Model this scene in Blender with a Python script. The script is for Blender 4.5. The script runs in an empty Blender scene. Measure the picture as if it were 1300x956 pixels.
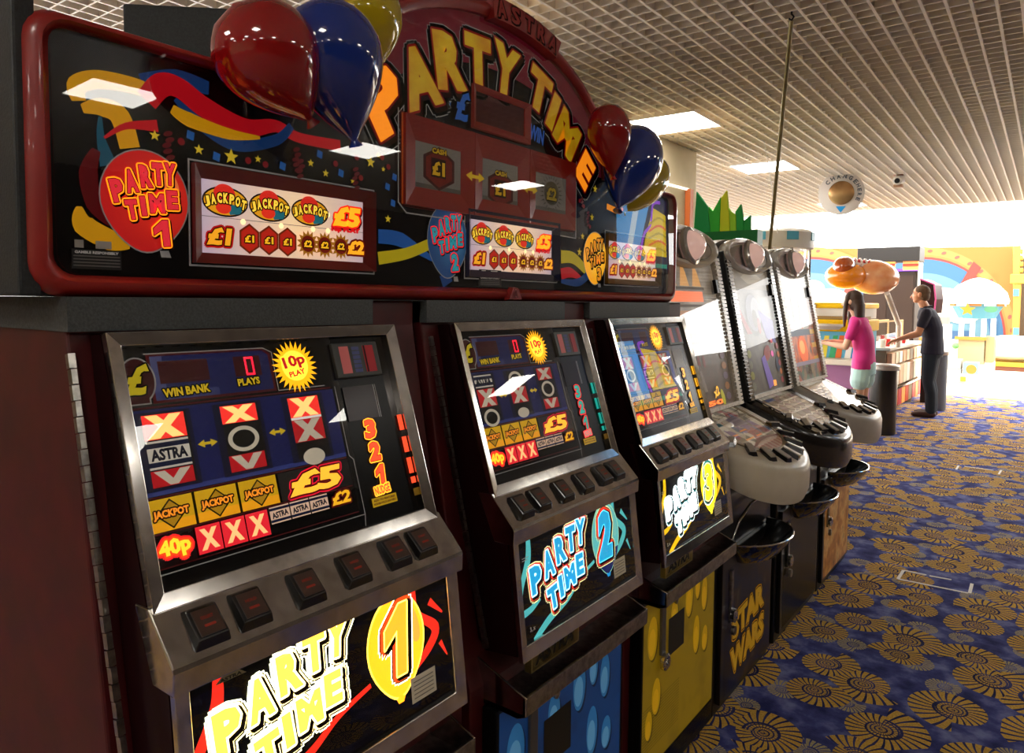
import bpy, bmesh, math, random
import numpy as np
from math import sin, cos, pi, radians, atan2, sqrt
from mathutils import Vector, Matrix

C = bpy.context.scene
COL = C.collection
random.seed(7)
# ------------------------------------------------------------------ camera
YAW, PITCH, ROLL, FPX, EYE = .6385, -.0553, .0095, 921.3, 1.53
def cam_axes():
    cy, sy, cp, sp = cos(YAW), sin(YAW), cos(PITCH), sin(PITCH)
    f = Vector((-sy*cp, cy*cp, sp)); r = Vector((cy, sy, 0)); u = r.cross(f)
    c, s = cos(ROLL), sin(ROLL)
    return c*r + s*u, -s*r + c*u, f
RR, UU, FF = cam_axes()
cam = bpy.data.cameras.new('camera'); cam_ob = bpy.data.objects.new('camera', cam); COL.objects.link(cam_ob)
m = Matrix((RR, UU, -FF)).transposed().to_4x4(); m.translation = (0, 0, EYE)
cam_ob.matrix_world = m
cam.sensor_width = 36; cam.lens = FPX/1300*36; cam.shift_y = -44.5/1300
cam.clip_start = .02; cam.clip_end = 200
C.camera = cam_ob
# ------------------------------------------------------------------ world, sun, exposure
w = bpy.data.worlds.new('daylight_sky'); C.world = w; w.use_nodes = True
bg = w.node_tree.nodes['Background']; bg.inputs[0].default_value = (1, .97, .93, 1); bg.inputs[1].default_value = 6.5
sun = bpy.data.lights.new('sun', 'SUN'); sun.energy = 5.5; sun.angle = .02; sun.color = (1, .95, .86)
sun_ob = bpy.data.objects.new('sun', sun); COL.objects.link(sun_ob)
sun_ob.rotation_euler = Vector((.7, -.35, 1)).to_track_quat('Z', 'Y').to_euler()
PANEL_LIGHT = 17.0
C.view_settings.view_transform = 'Standard'; C.view_settings.look = 'None'
C.view_settings.exposure = .4; C.view_settings.gamma = 1; C.view_settings.use_curve_mapping = False
C.cycles.use_denoising = True; C.cycles.max_bounces = 8; C.cycles.transparent_max_bounces = 16
C.cycles.sample_clamp_indirect = 6

# ------------------------------------------------------------------ helpers
def ray(x, y): return (x-650)/FPX*RR - (y-433.5)/FPX*UU + FF
def on_x(px, py, X): d = ray(px, py); return d*(X/d.x) + Vector((0, 0, EYE))
def on_y(px, py, Y): d = ray(px, py); return d*(Y/d.y) + Vector((0, 0, EYE))
def on_z(px, py, Z): d = ray(px, py); return d*((Z-EYE)/d.z) + Vector((0, 0, EYE))
def lin(h):
    h = h.lstrip('#'); v = [int(h[i:i+2], 16)/255 for i in (0, 2, 4)]
    return tuple(c/12.92 if c < .04045 else ((c+.055)/1.055)**2.4 for c in v)+(1,)
_mats = {}
def M(hexc, rough=.4, metal=0, emit=0, coat=0, name=None):
    k = (hexc, rough, metal, emit, coat)
    if k in _mats: return _mats[k]
    mt = bpy.data.materials.new(name or 'paint_'+hexc.lstrip('#')); mt.use_nodes = True
    b = mt.node_tree.nodes['Principled BSDF']
    b.inputs['Base Color'].default_value = lin(hexc); b.inputs['Roughness'].default_value = rough
    b.inputs['Metallic'].default_value = metal
    if not metal and not coat and (emit or rough <= .4): b.inputs['Specular IOR Level'].default_value = .18
    if emit: b.inputs['Emission Color'].default_value = lin(hexc); b.inputs['Emission Strength'].default_value = emit
    if coat: b.inputs['Coat Weight'].default_value = coat; b.inputs['Coat Roughness'].default_value = .05
    _mats[k] = mt; return mt
class NT:
    def __init__(s, name):
        s.m = bpy.data.materials.new(name); s.m.use_nodes = True; s.t = s.m.node_tree; s.b = s.t.nodes['Principled BSDF']
    def n(s, typ, **kw):
        nd = s.t.nodes.new(typ)
        for k, v in kw.items(): setattr(nd, k, v)
        return nd
    def put(s, sock, v):
        if isinstance(v, bpy.types.NodeSocket): s.t.links.new(v, sock)
        else: sock.default_value = v
    def math(s, op, a, b=0.0, c=None):
        nd = s.n('ShaderNodeMath', operation=op); s.put(nd.inputs[0], a); s.put(nd.inputs[1], b)
        if c is not None: s.put(nd.inputs[2], c)
        return nd.outputs[0]
    def mix(s, f, a, b):
        nd = s.n('ShaderNodeMix', data_type='RGBA'); s.put(nd.inputs[0], f); s.put(nd.inputs[6], a); s.put(nd.inputs[7], b); return nd.outputs[2]
    def ramp(s, f, stops, interp='LINEAR'):
        nd = s.n('ShaderNodeValToRGB'); cr = nd.color_ramp; cr.interpolation = interp
        while len(cr.elements) < len(stops): cr.elements.new(.5)
        for e, (p, c) in zip(cr.elements, stops): e.position = p; e.color = lin(c)
        s.put(nd.inputs[0], f); return nd.outputs[0]
    def noise(s, scale, vec=None, detail=3, rough=.55):
        nd = s.n('ShaderNodeTexNoise'); nd.inputs['Scale'].default_value = scale; nd.inputs['Detail'].default_value = detail; nd.inputs['Roughness'].default_value = rough
        if vec is not None: s.put(nd.inputs['Vector'], vec)
        return nd
    def pos(s): return s.n('ShaderNodeTexCoord').outputs['Object']
    def bump(s, h, strength=.3, dist=.01):
        nd = s.n('ShaderNodeBump'); nd.inputs['Strength'].default_value = strength; nd.inputs['Distance'].default_value = dist
        s.put(nd.inputs['Height'], h); s.put(s.b.inputs['Normal'], nd.outputs[0])
def glass(name, tint='ffffff', ior=1.5, rough=0.0):
    N = NT(name); t = N.t; t.nodes.remove(N.b); out = t.nodes['Material Output']
    tr = N.n('ShaderNodeBsdfTransparent'); tr.inputs[0].default_value = lin(tint)
    gl = N.n('ShaderNodeBsdfGlossy'); gl.inputs['Roughness'].default_value = rough
    fr = N.n('ShaderNodeFresnel'); fr.inputs[0].default_value = ior
    ge = N.n('ShaderNodeNewGeometry'); fac = N.math('MULTIPLY', fr.outputs[0], N.math('SUBTRACT', 1.0, ge.outputs['Backfacing']))
    mx = N.n('ShaderNodeMixShader'); t.links.new(fac, mx.inputs[0]); t.links.new(tr.outputs[0], mx.inputs[1]); t.links.new(gl.outputs[0], mx.inputs[2])
    t.links.new(mx.outputs[0], out.inputs[0]); return N.m
ROOT = {}
def root_of(p): return ROOT.get(p.name, Vector((0, 0, 0))) if p else Vector((0, 0, 0))
def tag(o, label=None, cat=None, group=None, kind=None):
    if label: o['label'] = label
    if cat: o['category'] = cat
    if group: o['group'] = group
    if kind: o['kind'] = kind
    return o
def thing(name, loc, label, cat, group=None):
    o = bpy.data.objects.new(name, None); COL.objects.link(o); o.location = loc; o.empty_display_size = .05
    ROOT[o.name] = Vector(loc); return tag(o, label, cat, group)
class MB:
    """collects polygons in world coordinates and links them as one mesh object"""
    def __init__(s): s.v = []; s.f = []; s.mi = []; s.mats = []
    def mid(s, mt):
        if mt not in s.mats: s.mats.append(mt)
        return s.mats.index(mt)
    def add(s, vs, fs, mt):
        b = len(s.v); s.v += [tuple(v) for v in vs]; k = s.mid(mt)
        for f in fs: s.f.append(tuple(i+b for i in f)); s.mi.append(k)
        return s
    def box(s, a, b, mt):
        (x0, y0, z0), (x1, y1, z1) = a, b
        return s.add([(x0,y0,z0),(x1,y0,z0),(x1,y1,z0),(x0,y1,z0),(x0,y0,z1),(x1,y0,z1),(x1,y1,z1),(x0,y1,z1)],
            [(0,3,2,1),(4,5,6,7),(0,1,5,4),(1,2,6,5),(2,3,7,6),(3,0,4,7)], mt)
    def obox(s, c, ax, ay, az, mt):
        """oriented box: centre and three half-axis vectors"""
        c, ax, ay, az = Vector(c), Vector(ax), Vector(ay), Vector(az)
        vs = [c+i*ax+j*ay+k*az for k in (-1,1) for j, i in ((-1,-1),(-1,1),(1,1),(1,-1))]
        fs = [(0,3,2,1),(4,5,6,7),(0,1,5,4),(1,2,6,5),(2,3,7,6),(3,0,4,7)]
        if ax.cross(ay).dot(az) < 0: fs = [f[::-1] for f in fs]
        return s.add(vs, fs, mt)
    def prism(s, prof, y0, y1, mt):
        """(x,z) profile, counter-clockwise, extruded along y"""
        n = len(prof); vs = [(x, y0, z) for x, z in prof]+[(x, y1, z) for x, z in prof]
        area = sum(prof[i][0]*prof[(i+1) % n][1]-prof[(i+1) % n][0]*prof[i][1] for i in range(n))
        fs = [tuple(range(n)), tuple(range(2*n-1, n-1, -1))]+[(i, i+n, (i+1) % n+n, (i+1) % n) for i in range(n)]
        if area < 0: fs = [f[::-1] for f in fs]
        return s.add(vs, fs, mt)
    def slab(s, plan, zb, zt, mt):
        """(x,y) plan polygon between z functions or numbers"""
        zb = zb if callable(zb) else (lambda x, y, v=zb: v); zt = zt if callable(zt) else (lambda x, y, v=zt: v)
        n = len(plan); area = sum(plan[i][0]*plan[(i+1) % n][1]-plan[(i+1) % n][0]*plan[i][1] for i in range(n))
        if area < 0: plan = plan[::-1]
        vs = [(x, y, zb(x, y)) for x, y in plan]+[(x, y, zt(x, y)) for x, y in plan]
        return s.add(vs, [tuple(range(n-1, -1, -1)), tuple(range(n, 2*n))]+[(i, (i+1) % n, (i+1) % n+n, i+n) for i in range(n)], mt)
    def loft(s, rings, mt, caps=True, closed=True):
        n = len(rings[0]); vs = [p for r in rings for p in r]; fs = []
        for k in range(len(rings)-1):
            for i in range(n if closed else n-1):
                j = (i+1) % n; fs.append((k*n+i, k*n+j, (k+1)*n+j, (k+1)*n+i))
        if caps: fs.append(tuple(range(n-1, -1, -1))); fs.append(tuple(range((len(rings)-1)*n, len(rings)*n)))
        return s.add(vs, fs, mt)
    def lathe(s, c, axis, prof, mt, n=24, caps=True):
        """prof: list of (distance along axis, radius)"""
        c = Vector(c); a = Vector(axis).normalized(); p = a.orthogonal().normalized(); q = a.cross(p)
        return s.loft([[c+a*h+(p*cos(t)+q*sin(t))*max(r, 1e-5) for t in [2*pi*i/n for i in range(n)]] for h, r in prof], mt, caps)
    def tube(s, pts, r, mt, n=8):
        pts = [Vector(p) for p in pts]; rings = []; p = None
        for i, c in enumerate(pts):
            a = (pts[min(i+1, len(pts)-1)]-pts[max(i-1, 0)]).normalized()
            p = a.orthogonal().normalized() if p is None else (p-a*p.dot(a)).normalized()
            q = a.cross(p); rr = r[i] if isinstance(r, (list, tuple)) else r
            rings.append([c+(p*cos(t)+q*sin(t))*rr for t in [2*pi*k/n for k in range(n)]])
        return s.loft(rings, mt)
    def ball(s, c, r, mt, n=20, axes=None):
        c = Vector(c); r = r if isinstance(r, (tuple, list)) else (r, r, r)
        ax = axes or (Vector((1,0,0)), Vector((0,1,0)), Vector((0,0,1)))
        rings = []
        for k in range(n//2+1):
            t = pi*k/(n//2); z = -cos(t); q = max(sin(t), 1e-4)
            rings.append([c+ax[0]*r[0]*q*cos(2*pi*i/n)+ax[1]*r[1]*q*sin(2*pi*i/n)+ax[2]*r[2]*z for i in range(n)])
        return s.loft(rings, mt)
    def build(s, name, parent=None, label=None, smooth=None, bevel=0, kind=None, cat=None, group=None, loc=None):
        o0 = root_of(parent) if parent else Vector(loc or (0, 0, 0))
        me = bpy.data.meshes.new(name); me.from_pydata([(x-o0.x, y-o0.y, z-o0.z) for x, y, z in s.v], [], s.f)
        for mt in s.mats: me.materials.append(mt)
        me.polygons.foreach_set('material_index', s.mi)
        if smooth is not None:
            me.polygons.foreach_set('use_smooth', [True]*len(me.polygons))
            me.set_sharp_from_angle(angle=radians(smooth))
        o = bpy.data.objects.new(name, me); COL.objects.link(o)
        if parent: o.parent = parent; ROOT[o.name] = o0
        else: o.location = o0; ROOT[o.name] = o0
        if bevel:
            bv = o.modifiers.new('edge', 'BEVEL'); bv.width = bevel; bv.segments = 2; bv.limit_method = 'ANGLE'; bv.harden_normals = False
        return tag(o, label, cat, group, kind)
_glyph = {}
def glyphs(txt, bold=.02, res=2):
    k = (txt, bold, res)
    if txt == '1': return [(.05, -.5), (.5, -.5), (.5, .5), (.12, .5), (-.5, .2), (-.5, -.06), (.05, .14)], [(0, 1, 2, 3, 4, 5, 6)]
    if k in _glyph: return _glyph[k]
    cu = bpy.data.curves.new('t', 'FONT'); cu.body = txt; cu.offset = bold; cu.resolution_u = res; cu.fill_mode = 'FRONT'; cu.dimensions = '2D'
    ob = bpy.data.objects.new('t', cu); me = bpy.data.meshes.new_from_object(ob)
    vs = [(v.co.x, v.co.y) for v in me.vertices]; fs = [tuple(p.vertices) for p in me.polygons]
    bpy.data.objects.remove(ob); bpy.data.curves.remove(cu); bpy.data.meshes.remove(me)
    x0 = min(v[0] for v in vs); x1 = max(v[0] for v in vs); y0 = min(v[1] for v in vs); y1 = max(v[1] for v in vs)
    vs = [((x-(x0+x1)/2)/max(x1-x0, 1e-6), (y-(y0+y1)/2)/max(y1-y0, 1e-6)) for x, y in vs]
    _glyph[k] = (vs, fs); return _glyph[k]
class Art:
    """flat print on a plane, drawn in millimetres; every stroke lies a hair above the one before"""
    def __init__(s, O, u=(0, 1, 0), v=(0, 0, 1), dl=.00006, bulge=None):
        s.O, s.u, s.v = Vector(O), Vector(u).normalized(), Vector(v).normalized(); s.n = s.u.cross(s.v); s.h = 0; s.dl = dl; s.mb = MB(); s.bulge = bulge
    def P(s, px, py):
        d = ray(px, py); o = Vector((0, 0, EYE)); t = (s.O-o).dot(s.n)/d.dot(s.n); p = o+d*t-s.O
        return p.dot(s.u)*1000, p.dot(s.v)*1000
    def W(s, x, y, h=None):
        b = s.bulge(x, y) if s.bulge else 0
        return s.O+s.u*(x/1000)+s.v*(y/1000)+s.n*((s.h if h is None else h)+b)
    def raw(s, vs, fs, mt, keep=False):
        if not keep: s.h += s.dl
        s.mb.add([s.W(x, y) for x, y in vs], fs, mt); return s
    def poly(s, pts, mt, keep=False):
        a = sum(pts[i][0]*pts[(i+1) % len(pts)][1]-pts[(i+1) % len(pts)][0]*pts[i][1] for i in range(len(pts)))
        if a < 0: pts = pts[::-1]
        return s.raw(pts, [tuple(range(len(pts)))], mt, keep)
    def rect(s, x0, y0, x1, y1, mt): return s.poly([(x0,y0),(x1,y0),(x1,y1),(x0,y1)], mt)
    def disc(s, cx, cy, rx, mt, ry=None, n=28, rot=0):
        ry = ry or rx; c, q = cos(rot), sin(rot)
        return s.poly([(cx+rx*cos(t)*c-ry*sin(t)*q, cy+rx*cos(t)*q+ry*sin(t)*c) for t in [2*pi*i/n for i in range(n)]], mt)
    def burst(s, cx, cy, r0, r1, k, mt, rot=0):
        pts = [(cx+(r1 if i % 2 else r0)*cos(pi*i/k+rot), cy+(r1 if i % 2 else r0)*sin(pi*i/k+rot)) for i in range(2*k)]
        s.h += s.dl; vs = [(cx, cy)]+pts; n = len(pts)
        s.mb.add([s.W(x, y) for x, y in vs], [(0, i+1, (i+1) % n+1) for i in range(n)], mt); return s
    def line(s, pts, wd, mt, closed=False):
        n = len(pts); L = []; R = []
        for i, (x, y) in enumerate(pts):
            a = pts[(i-1) % n] if closed or i else pts[0]; b = pts[(i+1) % n] if closed or i < n-1 else pts[-1]
            dx, dy = b[0]-a[0], b[1]-a[1]; q = sqrt(dx*dx+dy*dy) or 1; w_ = (wd[i] if isinstance(wd, (list, tuple)) else wd)/2
            if closed or 0 < i < n-1:
                e0 = (x-a[0], y-a[1]); e1 = (b[0]-x, b[1]-y); l0 = sqrt(e0[0]**2+e0[1]**2) or 1; l1 = sqrt(e1[0]**2+e1[1]**2) or 1
                co = max(.35, sqrt(max(0, (1+(e0[0]*e1[0]+e0[1]*e1[1])/(l0*l1))/2))); w_ /= co
                dx, dy = e0[0]/l0+e1[0]/l1, e0[1]/l0+e1[1]/l1; q = sqrt(dx*dx+dy*dy) or 1
            L.append((x-dy/q*w_, y+dx/q*w_)); R.append((x+dy/q*w_, y-dx/q*w_))
        m_ = n if closed else n-1
        return s.raw(L+R, [(i+n, (i+1) % n+n, (i+1) % n, i) for i in range(m_)], mt)
    def curve(s, pts, wd, mt, k=6):
        """smooth ribbon through the points"""
        out = []; ww = []; n = len(pts); wl = wd if isinstance(wd, (list, tuple)) else [wd]*n
        for i in range(n-1):
            p0, p1, p2, p3 = pts[max(i-1, 0)], pts[i], pts[i+1], pts[min(i+2, n-1)]
            for j in range(k):
                t = j/k; f = lambda a, b, c, d: .5*(2*b+(c-a)*t+(2*a-5*b+4*c-d)*t*t+(3*b-a-3*c+d)*t**3)
                out.append((f(p0[0], p1[0], p2[0], p3[0]), f(p0[1], p1[1], p2[1], p3[1]))); ww.append(wl[i]*(1-t)+wl[i+1]*t)
        out.append(pts[-1]); ww.append(wl[-1]); return s.line(out, ww, mt)
    def text(s, txt, cx, cy, wd, ht, layers, rot=0, shear=0, bold=.045):
        """layers: list of (outline mm, material, dx, dy), drawn first to last"""
        vs, fs = glyphs(txt, bold); c, q = cos(radians(rot)), sin(radians(rot))
        base = [((x*wd+shear*y*ht)*c-y*ht*q+cx, (x*wd+shear*y*ht)*q+y*ht*c+cy) for x, y in vs]
        for L in layers:
            off, mt = L[0], L[1]; dx, dy = (L[2], L[3]) if len(L) > 2 else (0, 0)
            s.h += s.dl; ks = [(0, 0)] if off <= 0 else [(off*cos(2*pi*i/12), off*sin(2*pi*i/12)) for i in range(12)]
            for a, b in ks: s.mb.add([s.W(x+a+dx, y+b+dy) for x, y in base], fs, mt)
        return s
    def build(s, name, parent, label=None): return s.mb.build(name, parent, label)
def quadmesh(pts, fs, mt): return MB().add(pts, fs, mt)

# ------------------------------------------------------------------ materials
def mat_carpet():
    N = NT('ammonite_carpet'); p = N.pos(); outs = []
    def shells(scale, rnd, R, coil, off):
        mp = N.n('ShaderNodeMapping'); mp.inputs['Location'].default_value = (off, off*.7, 0); N.put(mp.inputs[0], p)
        sp = N.n('ShaderNodeSeparateXYZ'); N.put(sp.inputs[0], mp.outputs[0]); cb = N.n('ShaderNodeCombineXYZ'); N.put(cb.inputs[0], sp.outputs[0]); N.put(cb.inputs[1], sp.outputs[1])
        vo = N.n('ShaderNodeTexVoronoi'); vo.voronoi_dimensions = '2D'; vo.inputs['Scale'].default_value = scale; vo.inputs['Randomness'].default_value = rnd; N.put(vo.inputs['Vector'], cb.outputs[0])
        sub = N.n('ShaderNodeVectorMath', operation='SUBTRACT'); N.put(sub.inputs[0], cb.outputs[0]); N.put(sub.inputs[1], vo.outputs['Position'])
        s2 = N.n('ShaderNodeSeparateXYZ'); N.put(s2.inputs[0], sub.outputs[0]); sc = N.n('ShaderNodeSeparateColor'); N.put(sc.inputs[0], vo.outputs['Color'])
        r = N.math('POWER', N.math('ADD', N.math('POWER', s2.outputs[0], 2.0), N.math('POWER', s2.outputs[1], 2.0)), .5)
        th = N.math('ARCTAN2', s2.outputs[1], s2.outputs[0]); th = N.math('ADD', th, N.math('MULTIPLY', sc.outputs[0], 6.283))
        tn = N.math('FRACT', N.math('DIVIDE', N.math('ADD', th, 12.566), 6.28318))
        Rt = N.math('MULTIPLY', N.math('MULTIPLY', N.math('ADD', N.math('MULTIPLY', tn, .5), .66), N.math('ADD', N.math('MULTIPLY', sc.outputs[2], .35), .72)), R); q = N.math('DIVIDE', r, Rt)
        inside = N.math('LESS_THAN', q, 1.0)
        rib = N.math('SINE', N.math('ADD', N.math('MULTIPLY', th, 24.0), N.math('MULTIPLY', q, 7.0)))
        ribcut = N.math('GREATER_THAN', rib, N.math('SUBTRACT', N.math('MULTIPLY', q, .1), .62))
        outer = N.math('GREATER_THAN', q, coil)
        ring = N.math('GREATER_THAN', N.math('ABSOLUTE', N.math('SUBTRACT', q, coil)), .035)
        rib2 = N.math('GREATER_THAN', N.math('SINE', N.math('ADD', N.math('MULTIPLY', q, 52.0), th)), -.45)
        pat = N.math('ADD', N.math('MULTIPLY', outer, ribcut), N.math('MULTIPLY', N.math('SUBTRACT', 1.0, outer), N.math('MULTIPLY', rib2, ribcut)))
        g = N.math('MULTIPLY', N.math('MULTIPLY', pat, inside), ring)
        return g, inside, sc.outputs[1]
    g1, i1, r1 = shells(3.55, .62, .150, .42, 0.0)
    g2, i2, r2 = shells(5.2, .6, .075, .4, 3.37)
    no = N.noise(9, p, 4); n2 = N.noise(160, p, 2)
    base = N.ramp(no.outputs[0], [(.33, '22265a'), (.5, '3d427c'), (.68, '7076a6')])
    gold = N.ramp(n2.outputs[0], [(.3, 'a5802c'), (.7, 'd6ab50')]); pale = N.ramp(n2.outputs[0], [(.3, '8a7c60'), (.7, 'b3a57c')])
    c = N.mix(N.math('MULTIPLY', g2, N.math('GREATER_THAN', r2, .45)), base, pale)
    c = N.mix(i1, c, N.ramp(no.outputs[0], [(.4, '1a1c44'), (.7, '3a3d70')])); c = N.mix(g1, c, gold)
    N.put(N.b.inputs['Base Color'], c); N.b.inputs['Roughness'].default_value = .95; N.b.inputs['Specular IOR Level'].default_value = .1
    N.bump(n2.outputs[0], .4, .004); return N.m
def mat_noise(name, c0, c1, scale=8, rough=.5, metal=0, bump=0, coat=0, spread=(.35, .65), detail=3):
    N = NT(name); no = N.noise(scale, N.pos(), detail); N.put(N.b.inputs['Base Color'], N.ramp(no.outputs[0], [(spread[0], c0), (spread[1], c1)]))
    N.b.inputs['Roughness'].default_value = rough; N.b.inputs['Metallic'].default_value = metal; N.b.inputs['Coat Weight'].default_value = coat
    if bump: N.bump(no.outputs[0], bump, .003)
    return N.m
def mat_printed(name, stops, scale=20, emit=.5, rough=.4, stretch=(1, 1, 1), kind='VORONOI'):
    """busy printed artwork, lit from behind"""
    N = NT(name); mp = N.n('ShaderNodeMapping'); mp.inputs['Scale'].default_value = stretch; N.put(mp.inputs[0], N.pos())
    if kind == 'VORONOI':
        t = N.n('ShaderNodeTexVoronoi'); t.inputs['Scale'].default_value = scale; N.put(t.inputs['Vector'], mp.outputs[0]); sc = N.n('ShaderNodeSeparateColor'); N.put(sc.inputs[0], t.outputs['Color']); f = sc.outputs[0]
    else: f = N.noise(scale, mp.outputs[0], 2).outputs[0]
    c = N.ramp(f, stops, 'CONSTANT' if kind == 'VORONOI' else 'LINEAR')
    N.put(N.b.inputs['Base Color'], c); N.put(N.b.inputs['Emission Color'], c); N.b.inputs['Emission Strength'].default_value = emit; N.b.inputs['Roughness'].default_value = rough
    return N.m
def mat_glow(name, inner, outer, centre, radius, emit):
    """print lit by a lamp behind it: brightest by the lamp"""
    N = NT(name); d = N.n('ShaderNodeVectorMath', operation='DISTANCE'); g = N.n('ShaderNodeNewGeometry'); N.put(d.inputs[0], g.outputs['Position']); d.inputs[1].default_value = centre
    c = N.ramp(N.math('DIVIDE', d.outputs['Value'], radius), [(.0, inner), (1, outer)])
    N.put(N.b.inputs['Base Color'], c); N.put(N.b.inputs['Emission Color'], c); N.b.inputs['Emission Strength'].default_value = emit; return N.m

CARPET = mat_carpet()
CHROME = mat_noise('worn_chrome', 'b9b6b2', 'd8d6d2', 30, .13, 1)
STEEL = mat_noise('brushed_steel', '8d8a85', 'b5b1aa', 60, .28, 1)
RED_CAB = mat_noise('dark_red_laminate', '420306', '54060a', 12, .5, 0, 0, .04)
RED_FR = mat_noise('glossy_red_moulding', '841a18', 'a32822', 5, .32, 0, 0, .25)
BLACK = M('0a0a0b', .35, name='black_plastic'); BLACK_M = mat_noise('textured_black_plastic', '17191a', '26292a', 220, .6, 0, .25)
GREY_P = mat_noise('grey_textured_plastic', '3a3d3d', '4d5151', 260, .6, 0, .2)
IVORY = mat_noise('ivory_plastic', 'cfc5ae', 'd9d0bb', 6, .35, 0, 0, .2); SILVER_P = mat_noise('silver_plastic', 'bdb6aa', 'cbc5ba', 7, .35, .2)
BRASS = M('b89a4a', .3, .9, name='brass'); GLASS = glass('clear_glass'); GLASS_T = glass('glossy_front_glass', 'f4f4f4', 1.5); GLASS_A = glass('anti_glare_glass', 'f4f4f4', 1.12)
WALL = mat_noise('beige_painted_wall', 'c2b391', 'cbbd9c', 3, .8); WHITE = M('efece6', .6, name='white_paint')
CEIL = M('f2eadc', .55, name='ceiling_slat_paint'); PLENUM = M('6a573c', .9, name='plenum_paint')
ORANGE_P = M('c4652b', .45, name='orange_paint')

# ------------------------------------------------------------------ the setting
END_Y = 12.45; CARPET_Y = 14.4
MB().box((-9, -8, -.1), (9, CARPET_Y, 0), CARPET).build('floor', kind='structure', label='navy carpet woven with gold ammonite shells')
TILE = M('d9cdb8', .7, name='pale_floor_tile')
MB().box((-14, CARPET_Y, -.1), (14, 32, -.002), TILE).build('floor_far', kind='structure', label='pale sunlit floor beyond the carpet')
ceil = MB().box((-9, -8, 3.16), (5.2, END_Y, 3.22), PLENUM).build('ceiling', kind='structure', label='open grid ceiling of beige slats')
lamps = [(-2.53, y) for y in (2.72, 5.6, 7.93, 11.5)]+[(-5.1, y) for y in (3.27, 5.6)]+[(2.6, y) for y in (-.6, 2.25, 4.35, 6.6, 10.3)]+[(.03, y) for y in (-.9, -3.2, -5.5)]+[(2.6, y) for y in (-2.9, -5.2)]+[(-2.3, y) for y in (-1.4, -3.7, -6)]  # unseen panels behind the viewer and far left are added for fill light
def slat_mesh(name, a, b):
    me = bpy.data.meshes.new(name); q = MB().box(a, b, CEIL); me.from_pydata(q.v, [], q.f); me.materials.append(CEIL); return me
sl_long = slat_mesh('long_slat', (-.007, -8, 3.0), (.007, END_Y, 3.045))
sl_xw = slat_mesh('wide_cross_slat', (-9, -.0045, 3.001), (5, .0045, 3.045))
for k in range(-90, 50):
    o = bpy.data.objects.new('ceiling_slat', sl_long); COL.objects.link(o); o.parent = ceil; o.location = (k*.1+.025, 0, 0)
for k in range(-30, 125):
    o = bpy.data.objects.new('ceiling_slat', sl_xw); COL.objects.link(o); o.parent = ceil; o.location = (0, k*.1+.03, 0)
PANEL = M('fffaf0', .5, emit=PANEL_LIGHT, name='light_diffuser')
lamp_where = {(-2.53, 5.6): 'over the beige wall, nearest in view', (-2.53, 7.93): 'beyond the hanging pole, second in view', (-2.53, 2.72): 'hidden behind the arched crown of the party sign', (-2.53, 11.5): 'behind the round hanging sign, farthest in view'}
for x, y in lamps:
    where = lamp_where.get((x, y))
    lab = 'square white lit ceiling panel '+where if where else 'square white lit ceiling panel outside the view, in rows partly added for room light'
    t = thing('ceiling_light', (x, y, 2.985), lab, 'light', 'square lit panels in the ceiling')
    a = .285 if x < 0 else .23
    MB().box((x-a+.006, y-a+.006, 2.990), (x+a-.006, y+a-.006, 3.05), PANEL).build('diffuser', t)
    f = MB()
    for s in (-1, 1):
        f.box((x-a, y+s*a-.006, 2.985), (x+a, y+s*a+.006, 3.055), WHITE); f.box((x+s*a-.006, y-a, 2.985), (x+s*a+.006, y+a, 3.055), WHITE)
    f.build('frame', t)
MB().box((-3.0, 3.7, 0), (-2.85, 6.75, 3.0), WALL).build('wall_left', kind='structure', label='beige wall behind the machines')
MB().box((-9, -8.15, 0), (5.2, -8, 3.16), WALL).build('wall_back', kind='structure', label='beige wall behind the viewer')
MB().box((5, -8, 0), (5.2, 12.4, 3.16), M('46372a', .7, name='brown_panelling')).build('wall_right', kind='structure', label='brown panelled wall across the aisle')  # unseen wall, kept dark so the glass mirrors little light
MB().box((-9.1, -8, 0), (-9, .5, 3.0), WALL).build('wall_side', kind='structure', label='beige wall far to the side')  # unseen wall, ended short to let daylight reach the ceiling
MB().box((-3.0, 6.75, 0), (-2.85, 6.84, 3.0), WALL).build('trim_1', kind='structure', label='end post of the beige wall')

# ------------------------------------------------------------------ fruit machines
Y_AX = Vector((0, 1, 0))
def frame_plane(A, B):
    """u along +y, v from lower point B up to A, both given as (x,z)"""
    v = Vector((A[0]-B[0], 0, A[1]-B[1])); L = v.length; v.normalize(); return v, Y_AX.cross(v), L
GA, GB = (-1.062, 1.478), (-.945, 1.115)
KA, KB = GB, (-.878, 1.057)
LA, LB = (-.893, 1.02), (-.865, .785)
def ring_frame(mb, O, u, v, n, x0, y0, x1, y1, wd, th, mt, drop=0):
    """mitred picture frame in the plane, outer box x0..x1,y0..y1 (metres)"""
    o = [(x0, y0), (x1, y0), (x1, y1), (x0, y1)]
    wl, wb, wr, wt = wd if isinstance(wd, tuple) else (wd,)*4
    i_ = [(x0+wl, y0+wb), (x1-wr, y0+wb), (x1-wr, y1-wt), (x0+wl, y1-wt)]
    W = lambda p, h: O+u*p[0]+v*p[1]+n*h
    vs = [W(p, 0) for p in o]+[W(p, th) for p in o]+[W(p, th-drop) for p in i_]+[W(p, -.002) for p in i_]; fs = []
    for k in range(4):
        j = (k+1) % 4; fs += [(k, j, j+4, k+4), (k+4, j+4, j+8, k+8), (k+8, j+8, j+12, k+12)]
    return mb.add(vs, fs, mt)
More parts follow.
